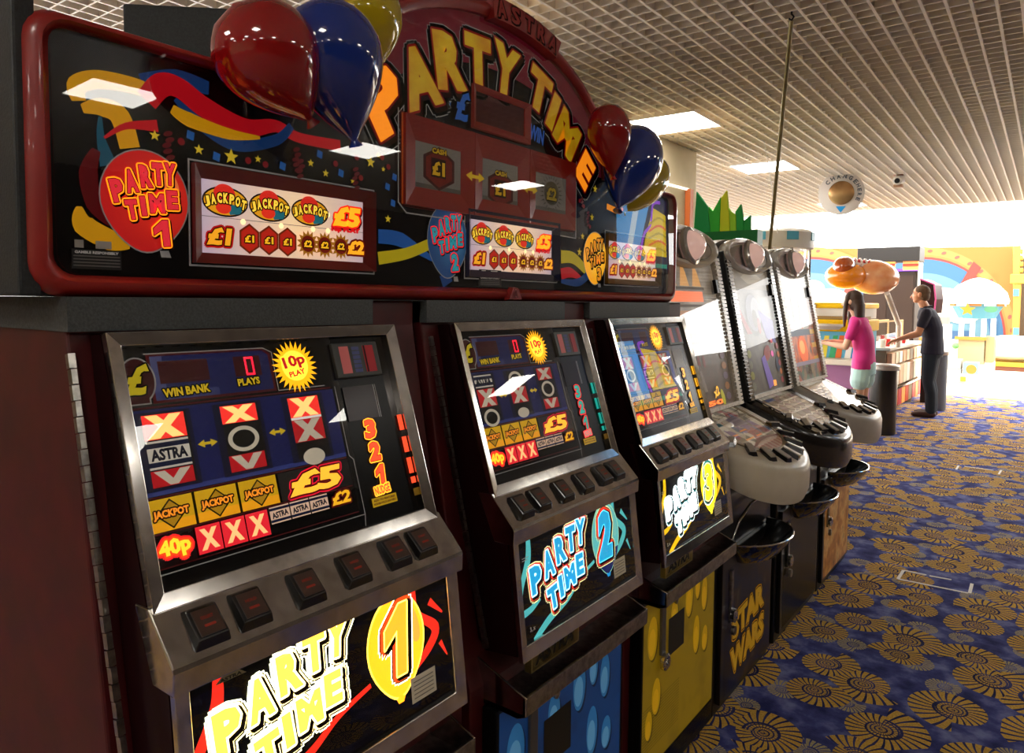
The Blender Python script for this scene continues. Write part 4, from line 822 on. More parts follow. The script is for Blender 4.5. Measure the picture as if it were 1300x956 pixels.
        a.rect(x0, H*.68, x1, H*.88, M('e8e4dc', .2, emit=.25)); a.rect(x0, 20, x1, H*.67, mat_printed('orange_game_print', [(.3, '2e0c08'), (.45, '9a3410'), (.6, 'd86a1c'), (.75, '1a1018')], 11, .6, .3, kind='NOISE'))
        for k in range(4): a.rect(U(.02), H*(.665-.07*k), U(.75), H*(.672-.07*k), M('2a1410')); 
        for k in range(3): a.rect(U(.25*k+.05), H*.45, U(.25*k+.07), H*.67, M('3a1c14'))
        a.disc(U(.5), H*.45, W2*420/1000*.9, M('d8d4cc', .2, emit=.25), 26); a.rect(x0, H*.37, x1, H*.42, M('58708a', .3, emit=.25)); a.disc(U(.45), H*.26, 90, M('f0641c', .3, emit=.7), 80); a.disc(U(.42), H*.28, 50, M('ffa050', .3, emit=.9), 40); a.disc(U(.55), H*.47, 18, M('d81828', .3, emit=.6), 34)
        for y in range(7): a.rect(U(.8), H*(.1+.055*y), U(.98), H*(.14+.055*y), M('e0a838' if y % 2 else '8a4a20', .3, emit=.4))
        a.rect(x0, H*.14, x1, H*.17, M('a89ab0', .3, emit=.3)); a.rect(x0, 20, x1, H*.14, mat_printed('stall_print', [(0, '4a3a2a'), (.3, '8a6a40'), (.6, 'c05a38'), (.8, '4a6a4a')], 22, .2)); a.rect(U(.5), H*.07, U(.6), H*.13, K_BLACK)
slot_machine(0, 2.53, 3.17, 'ivory slot machine with space-lettered lower door, next to the yellow bubble door', IVORY, IVORY, 'dark printed lower door lettered STAR WARS in gold')
slot_machine(1, 3.265, 3.945, 'black slot machine with beaded black pillars, between the two pale ones', M('15120f', .25, coat=.5), M('1a1714', .2, coat=.6), 'plain dark lower door')
slot_machine(2, 4.01, 4.67, 'silver slot machine with orange game glass, farthest of the row', SILVER_P, SILVER_P, 'amber printed lower door')

# ------------------------------------------------------------------ things behind the row
# fruit-themed prize machine with green leaf crown
gx = -2.15; gy = 5.6
t = thing('leaf_topped_machine', (gx, gy, 0), 'amusement machine crowned with big green and yellow painted leaves behind the slot machines', 'amusement machine')
MB().box((gx-.45, gy-.35, 0), (gx+.45, gy+.35, 1.75), M('c8a018', .45)).build('cabinet', t, bevel=.02)
lg = [M('1d9a52', .4), M('3cc03c', .4), M('e4f02c', .4), M('b4ec38', .4), M('28b04a', .4), M('20a848', .4)]
def leafp(px): return [on_y(x, y, gy-.2) for x, y in px]
for k, px in enumerate(([(880, 300), (884, 243), (898, 262), (902, 300)], [(896, 302), (899, 262), (904, 268), (914, 250), (912, 302)], [(908, 303), (912, 254), (921, 241), (924, 272), (926, 303)], [(920, 303), (922, 262), (926, 268), (932, 272), (933, 303)], [(930, 303), (931, 268), (938, 258), (941, 276), (942, 303)], [(939, 303), (940, 280), (950, 272), (950, 303)])):
    ps = leafp(px); q = MB().loft([[(p.x, p.y+.01*k, p.z) for p in ps], [(p.x, p.y+.01*k+.03, p.z) for p in ps]], lg[k]); q.build('leaf', t, label='painted leaf of the crown', bevel=.004)
z_leaf = on_y(910, 303, gy-.2).z
MB().box((gx-.40, gy-.24, 1.75), (gx+.40, gy-.12, z_leaf+.05), M('1a7a3a', .4)).build('leaf_base', t)
# round coin pusher with drum canopy
rx, ry_ = -2.33, 7.6
t = thing('round_coin_pusher', (rx, ry_, 0), 'round white coin pusher with a drum canopy striped in pale blue behind the pole', 'coin pusher')
zc0, zc1 = on_y(978, 312, ry_).z, on_y(978, 294, ry_).z
MB().lathe((rx, ry_, zc0-.05), (0, 0, 1), [(0, .36), (.01, .40), (.05, .40), (zc1-zc0+.02, .40), (zc1-zc0+.05, .36), (zc1-zc0+.06, 0)], M('d8d2c4', .4), 32).build('canopy', t, smooth=40)
for k in range(8):
    q = 2*pi*k/8; MB().obox((rx+.402*cos(q), ry_+.402*sin(q), (zc0+zc1)/2), Vector((cos(q), sin(q), 0))*.004, Vector((-sin(q), cos(q), 0))*.06, (0, 0, .04), M('5aa8c0', .4)).build('canopy_stripe', t)
MB().lathe((rx, ry_, 0), (0, 0, 1), [(0, .38), (.9, .40), (.95, .42), (1.0, .42), (1.0, 0)], M('d8d4cc', .4), 32).build('drum', t, smooth=40)
for k in range(6): q = 2*pi*k/6+.3; MB().tube([(rx+.36*cos(q), ry_+.36*sin(q), 1.0), (rx+.36*cos(q), ry_+.36*sin(q), zc0-.04)], .015, CHROME).build('post', t)
MB().lathe((rx, ry_, 1.0), (0, 0, 1), [(0, .34), (zc0-1.05, .34)], GLASS, 32, caps=False).build('glass_drum', t)
# wall fittings
p0, p1 = on_x(836, 231, -2.83), on_x(875, 241, -2.83)
MB().tube([p0, p1], .012, M('f4f0e8', .4, emit=1.2)).build('tube_lamp', label='thin white tube lamp along the beige wall beside the sign', cat='lamp', loc=p0)
p0, p1 = on_x(877, 240, -2.80), on_x(884, 288, -2.80)
MB().box((-2.845, p0.y-.03, 1.2), (-2.79, p0.y+.05, p0.z), ORANGE_P).build('orange_post', label='orange painted board upright against the beige wall end', cat='post', loc=(-2.82, p0.y, 1.2), bevel=.004)

# ------------------------------------------------------------------ hung from the ceiling
hk = on_z(1005, 18, 3.0); ft = on_y(977, 316, 4.9)
t = thing('hanging_pole', hk, 'thin brass pole slanting from a ceiling hook down behind the slot machines', 'pole')
ext = ft+(ft-hk)*.30
MB().tube([hk-Vector((0, 0, .03)), ext], .011, mat_noise('aged_brass', '8a7c50', 'a09468', 9, .4, .5)).build('rod', t, smooth=50)
MB().tube([hk+Vector((0, 0, .04)), hk, hk+Vector((.012, 0, -.015)), hk+Vector((0, 0, -.03)), hk+Vector((-.012, 0, -.02))], .005, BLACK).build('hook', t, smooth=50)
c0 = on_z(970, 180, 3.0); c1 = on_y(987, 296, c0.y)
MB().tube([c0, (c0+c1)/2+Vector((.01, 0, 0)), c1], .004, WHITE).build('hanging_cable', label='thin white cable hanging from the ceiling beyond the brass pole', cat='cable', loc=c0)
# round sign
sy = 9.0; sc_ = on_y(1068, 245, sy); sr = 27/FPX*(sc_-Vector((0, 0, EYE))).dot(FF)
t = thing('round_hanging_sign', (sc_.x, sc_.y, sc_.z), 'round white sign with brown disc and blue pointer hanging below the ceiling grid', 'sign')
toc = Vector((-sc_.x, -sc_.y, 0)).normalized(); ru_ = Vector((-toc.y, toc.x, 0)); vv = Vector((0, 0, 1))
MB().lathe(sc_-toc*.03, toc, [(0, sr*.98), (0.004, sr), (.026, sr), (.03, sr*.98), (.03, 0)], M('d6d0c8', .5), 40).build('disc', t, smooth=40)
MB().lathe(sc_+toc*.0, toc, [(0, sr*.56), (.02, sr*.55), (.028, sr*.45), (.03, 0)], mat_noise('bronze_disc', '7a4a1c', 'c8a878', 3, .25, .7), 36).build('centre_disc', t, label='brown bronze centre disc', smooth=40)
a = Art(sc_+toc*.001, ru_, vv, .0004); R_ = sr*1000
for i, ch in enumerate('CHANGE'): q = radians(140-i*20); a.text(ch, R_*.78*cos(q), R_*.78*sin(q), R_*.17, R_*.2, [(0, M('5a6068', .5))], rot=math.degrees(q)-90)
for i, ch in enumerate('HERE'): q = radians(24-i*16); a.text(ch, R_*.78*cos(q), R_*.78*sin(q), R_*.15, R_*.18, [(0, M('5a6068', .5))], rot=math.degrees(q)-90)
a.build('sign_lettering', t); a = Art(sc_+toc*.0012, ru_, vv, .0004)
a.poly([(-R_*.22, -R_*.62), (R_*.22, -R_*.62), (0, -R_*.92)], M('2a90d0', .4, emit=.1)); a.build('blue_pointer', t)
MB().tube([sc_+vv*sr*.98-toc*.015, (sc_.x-toc.x*.015, sc_.y-toc.y*.015, 3.01)], .006, STEEL).build('hanger', t)
cc = on_y(1140, 228, 9.3)
t = thing('security_camera', (cc.x, cc.y, cc.z), 'small dome security camera under the ceiling grid, beyond the round sign', 'camera')
MB().box((cc.x-.05, cc.y-.04, cc.z+.06), (cc.x+.05, cc.y+.04, 3.0), M('8a5a3a', .5)).build('bracket', t, bevel=.004)
MB().lathe((cc.x+.02, cc.y+.06, cc.z+.01), (-.15, -1, -.25), [(0, .05), (.12, .05), (.125, .04), (.125, 0)], M('d8d4cc', .4), 18).build('housing', t, smooth=40)
MB().lathe((cc.x+.002, cc.y-.058, cc.z-.02), (-.15, -1, -.25), [(0, .03), (.012, .028), (.012, 0)], M('101012', .1), 16).build('lens', t, smooth=40)
MB().box((cc.x-.04, cc.y-.03, cc.z-.085), (cc.x+.05, cc.y+.05, cc.z-.055), M('b08a6a', .5)).build('base_plate', t, bevel=.004)
# ------------------------------------------------------------------ far hall: murals, rides, counters
MY = 22.0
def far_box(name, px0, py0, px1, py1, Y, depth, mt, parent=None, ground=False, **kw):
    a_, b_ = on_y(px0, py1, Y), on_y(px1, py0, Y); c_ = on_y(px0, py0, Y)
    return MB().box((a_.x, Y, 0 if ground else max(0, min(a_.z, b_.z))), (b_.x, Y+depth, c_.z), mt).build(name, parent, **kw)
xl, xr = on_y(1000, 400, MY).x, on_y(1287, 400, MY).x; zt_ = on_y(1200, 315, MY).z
wl = MB().box((xl-3, MY+.02, 0), (xr, MY+.25, zt_), M('f0b040', .7)).build('wall_far', kind='structure', label='painted mural wall with orange arches and blue sky')
a = Art((0, MY+.018, 0), (1, 0, 0), (0, 0, 1), .0006); P = a.P
yo, yo2, rd_, sk, sk2, cl = M('81581e', .7), M('836831', .7), M('7b2820', .7), M('275173', .7), M('486b7b', .7), M('b2b1ab', .7)
a.poly([P(1000, 316), P(1286, 313), P(1286, 470), P(1000, 470)], yo)
for cx, cy, R0 in ((1172, 428, 118), (1030, 428, 118)):
    def ringp(r): return [P(cx+r*cos(q), cy-r*.97*sin(q)) for q in [pi*i/30 for i in range(31)]]
    a.poly(ringp(R0), yo2); a.poly(ringp(R0-10), M('835d27', .7)); a.poly(ringp(R0-13), rd_); a.poly(ringp(R0-16), sk); a.poly(ringp(R0-34), sk2)
    for i in range(20): q = pi*(i+.5)/20; X_, Y_ = P(cx+(R0-5)*cos(q), cy-(R0-5)*.97*sin(q)); a.disc(X_, Y_, 60, M('733c30', .7), 40, 8, pi/2-q)
    a.poly([P(cx+40, cy-55), P(cx+52, cy-55), P(cx+74, cy-88), P(cx+64, cy-96)], rd_)
    for k, (dx, dy, r) in enumerate(((-30, -50, 26), (0, -62, 22), (25, -48, 28), (50, -30, 24), (8, -30, 34))): X_, Y_ = P(cx+dx, cy+dy); a.disc(X_, Y_, r*17, cl, r*11)
    a.poly([P(cx+10, cy-8), P(cx+60, cy-8), P(cx+60, cy+40), P(cx+10, cy+40)], M('224466', .7))
a.build('mural_print', wl)
MB().box((-12, MY+1.2, 0), (-5.5, MY+1.4, 3.4), WHITE).build('wall_end', kind='structure', label='white end wall beyond the murals')
MB().box((5.0, END_Y, 0), (5.2, MY+.5, 2.7), M('42331f', .7, name='brown_wall_paint')).build('wall_right_far', kind='structure', label='brown wall beside the sunlit far hall')
MB().box((xr, MY+.3, 0), (5.2, MY+.5, 2.75), M('42331f', .7)).build('wall_far_right', kind='structure', label='brown wall beyond the carved pillar')
# orange pillar with blue tiles
t = thing('carved_pillar', on_y(1290, 430, MY-.5), 'orange and yellow pillar with blue squares at the end of the mural', 'pillar')
far_box('shaft', 1284, 350, 1297, 433, MY-.5, .3, M('af7b29', .6), t, bevel=.01); far_box('capital', 1282, 348, 1302, 360, MY-.55, .4, M('b28e2c', .6), t, bevel=.02)
far_box('upper_shaft', 1286, 312, 1296, 349, MY-.45, .25, M('b2922c', .6), t, bevel=.01)
for y_ in (367, 416): far_box('blue_tile', 1286, y_, 1294, y_+9, MY-.53, .03, M('4d86a3', .4), t)
for k in range(4): far_box('scroll', 1294, 316+k*8, 1299, 322+k*8, MY-.45, .2, M('af831d', .5), t, bevel=.02)
# ---- balloon basket ride
bY = 19.0
t = thing('balloon_ride', on_y(1240, 475, bY), 'balloon basket kiddie ride with white dome and pale blue basket with gold star', 'ride')
dc = on_y(1241, 384, bY); s_ = (dc-Vector((0, 0, EYE))).dot(FF)/FPX
MB().lathe(dc-Vector((0, 0, .03)), (0, 0, 1), [(0, 33*s_), (4*s_, 34*s_), (14*s_, 31*s_), (24*s_, 22*s_), (31*s_, 9*s_), (33*s_, 0)], M('f6f4ee', .5), 28).build('dome', t, smooth=50)
bk = MB().lathe(dc-Vector((0, 0, 20*s_)), (0, 0, 1), [(-1*s_, 0), (0, 20*s_), (18*s_, 29*s_), (18*s_, 0)], M('39778b', .5), 10).build('basket', t)
a = Art(dc+Vector((-.1, -31*s_, -9*s_)), (1, 0, 0), Vector((0, -.35, 1)), .0006); a.burst(-40, 0, 9*s_*1000, 4*s_*1000, 5, M('9c740f', .5), rot=.3); a.build('star_print', bk, label='gold star'); a = Art(dc+Vector((-.1, -31*s_, -9*s_)), (1, 0, 0), Vector((0, -.35, 1)), .0006); a.disc(22*s_*1000, 10, 7*s_*1000, M('3b7758', .5), 4*s_*1000); a.build('fish_print', bk, label='green oval print')
for k in range(12): q = 2*pi*k/12; MB().obox(dc+Vector((cos(q)*29.5*s_, sin(q)*29.5*s_, -.05)), Vector((cos(q), sin(q), 0))*.012, Vector((-sin(q), cos(q), 0))*.11, (0, 0, .03), M('9b591b' if k % 2 else 'f6f2e8', .5)).build('rim_trim', t)
for dx in (-16, -4, 8, 18): MB().tube([dc+Vector((dx*s_, -.05, -20*s_)), dc+Vector((dx*s_, -.05, -46*s_))], .05, M('f4efe6', .5), 10).build('post', t, smooth=50)
far_box('floor_box', 1215, 429, 1250, 461, bY-.25, .7, M('988763', .6), t, bevel=.01); far_box('step_box', 1250, 427, 1263, 460, bY-.2, .6, M('907954', .6), t, bevel=.01)
far_box('gold_rail', 1212, 427, 1252, 431, bY-.3, .1, M('9b6c20', .5), t)
MB().ball(on_y(1213, 439, bY-.4), .07, M('4f8144', .5), 12).build('green_knob', t)
far_box('body', 1206, 431, 1262, 478, bY+.0, .8, M('f2ead8', .6), t, bevel=.02)
def simple(name, label, cat, parts, loc, group=None):
    t_ = thing(name, loc, label, cat, group)
    for n_, (x0, y0, x1, y1, Y, dp, mt) in parts: far_box(n_, x0, y0, x1, y1, Y, dp, mt, t_, bevel=.008)
    return t_
simple('cube_seat', 'pale blue cube with orange dot at the foot of the balloon ride', 'seat', [('cube', (1222, 460, 1242, 480, 18.0, .4, M('638993', .5)))], on_z(1232, 480, 0))
a = Art((0, 17.998, 0), (1, 0, 0), (0, 0, 1), .001); X_, Y_ = a.P(1233, 469); a.disc(X_, Y_, 95, M('9b671f', .5), 100); dot = a.build('dot_print', bpy.data.objects['cube_seat'])
simple('step_platform', 'low grey step platform with yellow patch beside the blue cube', 'platform', [('deck', (1196, 476, 1239, 487, 16.7, .6, M('b0a898', .6))), ('yellow_patch', (1219, 478, 1226, 484, 16.68, .03, M('9c7e1a', .5)))], on_z(1218, 487, 0))
simple('grey_bench', 'grey padded bench behind the low step platform', 'bench', [('seat', (1197, 456, 1220, 468, 18.0, .5, M('8d8880', .5))), ('white_base', (1197, 468, 1220, 482, 18.05, .45, M('f0ece4', .5)))], on_z(1208, 481, 0))
simple('white_kiosk', 'white kiosk with dark slotted top behind the standing man', 'kiosk', [('body', (1194, 412, 1206, 475, 20.4, .5, M('f4f2ee', .5))), ('slotted_top', (1192, 402, 1204, 412, 20.45, .4, M('8a7a6a', .5)))], on_z(1200, 471, 0))
simple('kerb_ride_base', 'long yellow and red ride base along the floor below the pillar', 'ride', [('yellow_kerb', (1246, 459, 1330, 464, 20.6, 1.0, M('9c7c15', .5))), ('red_kerb', (1250, 464, 1330, 470, 20.65, .9, M('6c3a24', .5)))], on_z(1280, 467, 0))
t = thing('white_ride_car', on_y(1284, 459, 21.1), 'rounded white ride car on the yellow base beside the pillar', 'ride')
p_ = on_y(1284, 442, 21.1); p_.z = on_y(1284, 459, 20.6).z+.30; MB().ball(p_, (.75, .4, .30), M('f2efe8', .4), 20).build('body', t, smooth=60); MB().ball(p_+Vector((.25, -.3, .12)), (.25, .12, .14), M('8a98a8', .3), 14).build('windscreen', t, smooth=60)
# ---- dark gaming kiosk with screens
kY = 14.6
t = thing('dark_display_cabinet', on_y(1128, 440, kY), 'tall dark brown display cabinet with black header and two bright screens behind the hot dog', 'cabinet')
far_box('body', 1092, 344, 1163, 470, kY, .7, M('2a1c14', .5), t, True, bevel=.01); far_box('header', 1088, 315, 1168, 333, kY-.1, .6, M('1c1917', .5), t, bevel=.01)
for x0, x1, c in ((1112, 1136, 'f0b060'), (1146, 1166, 'f09858')):
    far_box('screen', x0, 331, x1, 343, kY-.05, .1, M(c, .3, emit=.9), t); far_box('screen_band', x0, 335, x1, 338, kY-.07, .03, M('d83a30', .3, emit=.6), t)
far_box('violet_strip', 1100, 342, 1165, 345, kY-.02, .05, M('7a50d8', .4, emit=.8), t); far_box('white_side', 1164, 333, 1169, 380, kY, .3, M('c8c0b4', .5), t)
for i in range(2): far_box('door_panel', 1095+34*i, 350, 1126+34*i, 440, kY-.012, .02, M('33231a', .45), t)
t = thing('angled_screen_cabinet', on_y(1178, 430, 12.9), 'dark maroon angled screen cabinet just behind the head of the man', 'cabinet')
q = [on_y(x, y, 12.9) for x, y in ((1168, 354), (1186, 361), (1188, 380), (1186, 398), (1168, 398))]
MB().loft([[(p.x, p.y, p.z) for p in q], [(p.x+.06, p.y+.4, p.z) for p in q]][::-1], M('2a1418', .3)).build('screen_hood', t, bevel=.01)
MB().tube([q[0]+Vector((0, -.005, 0)), q[1]+Vector((0, -.005, 0)), q[2]+Vector((0, -.005, 0)), q[3]+Vector((0, -.005, 0))], .012, M('b04a78', .4, emit=.2)).build('edge_trim', t)
far_box('cabinet_body', 1168, 398, 1187, 500, 12.95, .35, M('241a1c', .4), t, True)
# ---- hot dog sculpture on a prop
hY = 10.6
hc = on_y(1095, 348, hY); hs = (hc-Vector((0, 0, EYE))).dot(FF)/FPX
t = thing('hot_dog_sculpture', hc, 'giant glossy hot dog sculpture with orange bun raised above the girl', 'sculpture')
ax_ = Vector((.96, .25, -.12)).normalized(); up_ = Vector((0, 0, 1)); sd_ = up_.cross(ax_).normalized(); up2 = ax_.cross(sd_)
MB().ball(on_y(1074, 350, hY), (25*hs, .30, 17*hs), M('e88a10', .25, coat=.6), 28).build('near_bun', t, label='yellow orange bun end', smooth=60)
MB().ball(on_y(1108, 352, hY+.25), (31*hs, .30, 22*hs), mat_noise('bun_glaze', 'e0844a', 'f0b884', 4, .25, 0, 0, .6), 28, (ax_, sd_, up2)).build('far_bun', t, label='pink orange glazed bun', smooth=60)
MB().ball(on_y(1072, 339, hY-.12), (13.5*hs, .2, 13.5*hs), M('a8480c', .12, coat=1), 24).build('sausage', t, label='brown glossy sausage end', smooth=60)
cr_ = [on_y(1078+i*3.2, 334+(3 if i % 2 else -2)+i*.4, hY-.02+.02*i) for i in range(15)]
MB().tube(cr_, 6.5*hs, M('f4ece4', .3, coat=.5), 10).build('cream_squiggle', t, smooth=60)
MB().tube([p+Vector((0, -.05, .03)) for p in cr_[2:]], 2.2*hs, M('d83438', .3, coat=.5), 8).build('sauce_squiggle', t, smooth=60)
pst = [on_y(1126, 372, hY+.2), on_y(1141, 412, 11.7)]; MB().tube(pst+[(pst[1].x, pst[1].y, .92)], .035, M('d8d2c8', .4), 10).build('support_post', t, smooth=50)
# ---- yellow framed coin pusher behind the girl
yY = 10.35
t = thing('yellow_coin_pusher', on_y(1058, 500, yY), 'yellow framed coin pusher with rainbow panels, left of the girl', 'coin pusher')
far_box('canopy', 1030, 384, 1098, 391, yY, 1.0, M('f0c418', .4), t, bevel=.02); far_box('upper_glass', 1032, 391, 1096, 404, yY+.05, .9, M('e8e4da', .2), t); far_box('coin_shelf', 1032, 401, 1096, 405, yY-.04, .5, M('9a7a4a', .4), t); far_box('yellow_fascia', 1030, 405, 1098, 420, yY-.05, 1.0, M('e8b808', .4), t, bevel=.02)
fb = far_box('front_panel', 1032, 420, 1096, 462, yY, .9, M('6ab8d8', .4), t)
a = Art((0, yY-.002, 0), (1, 0, 0), (0, 0, 1), .0006)
for x, c in ((1045, 'e8d850'), (1056, '48b078'), (1064, 'e87a40'), (1076, 'f0f0e8'), (1084, '4a88c8')): a.poly([a.P(x-5, 458), a.P(x+3, 458), a.P(x+8, 426), a.P(x+2, 426)], M(c, .4))
a.build('rainbow_print', fb)
far_box('prize_ledge', 1032, 455, 1100, 462, yY-.35, .5, M('e4dccb', .3), t, bevel=.01); far_box('lower_cabinet', 1032, 462, 1098, 512, yY, .9, M('b07aa8', .5), t, True)
for x in (1034, 1096): MB().tube([on_y(x, 386, yY-.02), on_y(x, 506, yY-.02)], .022, M('e8e0d4', .4)).build('corner_post', t, smooth=50)
MB().lathe(on_y(1044, 418, yY-.3), (0, 0, 1), [(0, .2), (.05, .26), (.07, .26), (.07, 0)], M('d8d4cc', .3), 20).build('coin_bowl', t, smooth=40)
# ---- prize counter with packets
P1, P2 = on_z(1137, 519, 0), on_z(1166, 503, 0); e1 = (P2-P1); cl_ = e1.length; e1.normalize(); e2 = Vector((-e1.y, e1.x, 0)); Zv = Vector((0, 0, 1))
t = thing('prize_counter', P1+e1*cl_/2, 'prize counter faced with rows of coloured packets where the man leans', 'counter')
cen = lambda u_, d_, z_: P1+e1*u_+e2*d_+Zv*z_
def cbox(name, u0, u1, d0, d1, z0, z1, mt, par=None, **kw): return MB().obox(cen((u0+u1)/2, (d0+d1)/2, (z0+z1)/2), e1*(u1-u0)/2, e2*(d1-d0)/2, Zv*(z1-z0)/2, mt).build(name, par or t, **kw)
bd_ = cbox('body', -.5, cl_+.2, .06, .55, 0, .88, M('8a6a4a', .5)); cbox('counter_top', -.55, cl_+.25, 0, .58, .88, .92, M('d8cfc0', .3), bevel=.006)
cbox('lower_shelf', -.5, cl_+.2, -.03, .06, .30, .33, CHROME); cbox('plinth', -.5, cl_+.2, .02, .06, 0, .03, CHROME)
pc = ['e8d4b0', 'f0e4cc', 'e8b890', 'd8c8a8', 'f4ecd8', 'e0a880']; pl_ = ['d83a28', 'e87830', 'c82a30', 'f0a048', 'd85030', 'e8c890']
n_p = 9; st = (cl_+.65)/n_p
for k in range(n_p):
    cbox('upper_packet', -.48+k*st+.01, -.48+(k+1)*st-.03, -.02, .055, .36, .64, M(pc[k % 6], .5), bevel=.004); cbox('lower_packet', -.48+k*st+.01, -.48+(k+1)*st-.02, -.01, .055, .04, .28, M(pl_[k % 6], .5), bevel=.004); cbox('price_card', -.48+k*st+.02, -.48+(k+1)*st-.05, -.01, .055, .68, .84, M(pc[(k+2) % 6], .5))
for k in range(7):
    c_ = cen(-.35+k*.3, .14, .92); g = MB().lathe(c_, Zv, [(0, .04), (.11, .05), (.112, .045), (.1, 0)], M('c83030' if k % 2 else 'e8e0d4', .4), 14).build('coin_cup', label=('red' if k % 2 else 'white')+' coin tub on the prize counter edge', cat='cup', group='coin tubs on the prize counter', loc=c_, smooth=40)
    g['label'] = ('first ', 'second ', 'third ', 'fourth ', 'fifth ', 'sixth ', 'seventh ')[k]+('red' if k % 2 else 'white').replace('red', 'tub from the girl, red, on the prize counter edge').replace('white', 'tub from the girl, white, on the prize counter edge')
fr_ = MB()
for u_, d_ in ((-.5, .3), (cl_+.1, .3), (-.5, .52), (cl_+.1, .52)): fr_.obox(cen(u_, d_, 1.10), e1*.012, e2*.012, Zv*.18, M('c8a878', .35, .5))
for d_ in (.3, .52): fr_.obox(cen((cl_-.4)/2, d_, 1.27), e1*(cl_+.6)/2, e2*.012, Zv*.012, M('c8a878', .35, .5))
fr_.build('brass_frame', t, kind='stuff'); MB().obox(cen((cl_-.4)/2, .3, 1.09), e1*(cl_+.56)/2, e2*.003, Zv*.16, GLASS).build('case_glass', t)
# ---- bins
def bin_(px, Y, lab, r, h, mt):
    c_ = on_y(px, 500, Y); c_.z = 0; t_ = thing('waste_bin', c_, lab, 'bin')
    MB().lathe(c_, Zv, [(0, r*.92), (.02, r*.95), (h*.93, r*.97), (h*.93, 0)], mt, 28).build('body', t_, smooth=40)
    MB().lathe(c_+Zv*h*.92, Zv, [(0, r*1.05), (.012, r*1.12), (.05, r*1.12), (.065, r*1.0), (.05, r*.7), (.02, r*.6), (.02, 0)], M('b8b4ac', .3, .5), 28).build('rim', t_, smooth=40, label='silver rim')
bin_(1121, 9.5, 'round black waste bin with silver rim between the girl and the counter', .155, .83, M('161412', .3, coat=.2))
bin_(1189, 12.2, 'grey waste bin half hidden behind the legs of the man', .13, .88, M('6a7078', .4))
# ------------------------------------------------------------------ people
class Blob:
    """tapered limbs and lofted trunks fused into one skin by a voxel remesh"""
    def __init__(s, place, k): s.mb = MB(); s.pl = place; s.k = k
    def limb(s, pts, mt, n=12):
        """pts: (forward, sideways, up, radius); rounded at both ends"""
        P_ = [Vector(s.pl(*p[:3])) for p in pts]; R_ = [p[3]*s.k for p in pts]
        for a_, b_, ra, rb in zip(P_, P_[1:], R_, R_[1:]):
            d = b_-a_; L = d.length
            prof = [(-ra*cos(q), ra*sin(q)) for q in (0, .5, 1.0, pi/2)]+[(L+rb*sin(q), rb*cos(q)) for q in (0, .55, 1.05, pi/2)]
            s.mb.lathe(a_, d, [(h, max(r, .0005)) for h, r in prof], mt, n)
        return s
    def trunk(s, secs, mt, n=20):
        """secs: (forward, up, half depth, half width)"""
        rings = [[Vector(s.pl(f+hd*cos(q), hw_*sin(q), z)) for q in [2*pi*i/n for i in range(n)]] for f, z, hd, hw_ in secs]
        s.mb.loft(rings, mt); return s
    def egg(s, f, y, z, rf, ry, rz, mt):
        n = 16; rings = []
        for i in range(9):
            q = pi*i/8; rings.append([Vector(s.pl(f+rf*max(sin(q), .02)*cos(t), y+ry*max(sin(q), .02)*sin(t), z-rz*cos(q))) for t in [2*pi*j/n for j in range(n)]])
        s.mb.loft(rings, mt); return s
    def build(s, name, parent, voxel=.008, it=4, label=None):
        o = s.mb.build(name, None); o.parent = parent; o.location = (0, 0, 0)
        r = o.modifiers.new('fuse', 'REMESH'); r.mode = 'VOXEL'; r.voxel_size = voxel; r.use_smooth_shade = True
        if it: sm = o.modifiers.new('soften', 'SMOOTH'); sm.factor = .5; sm.iterations = it
        return tag(o, label)
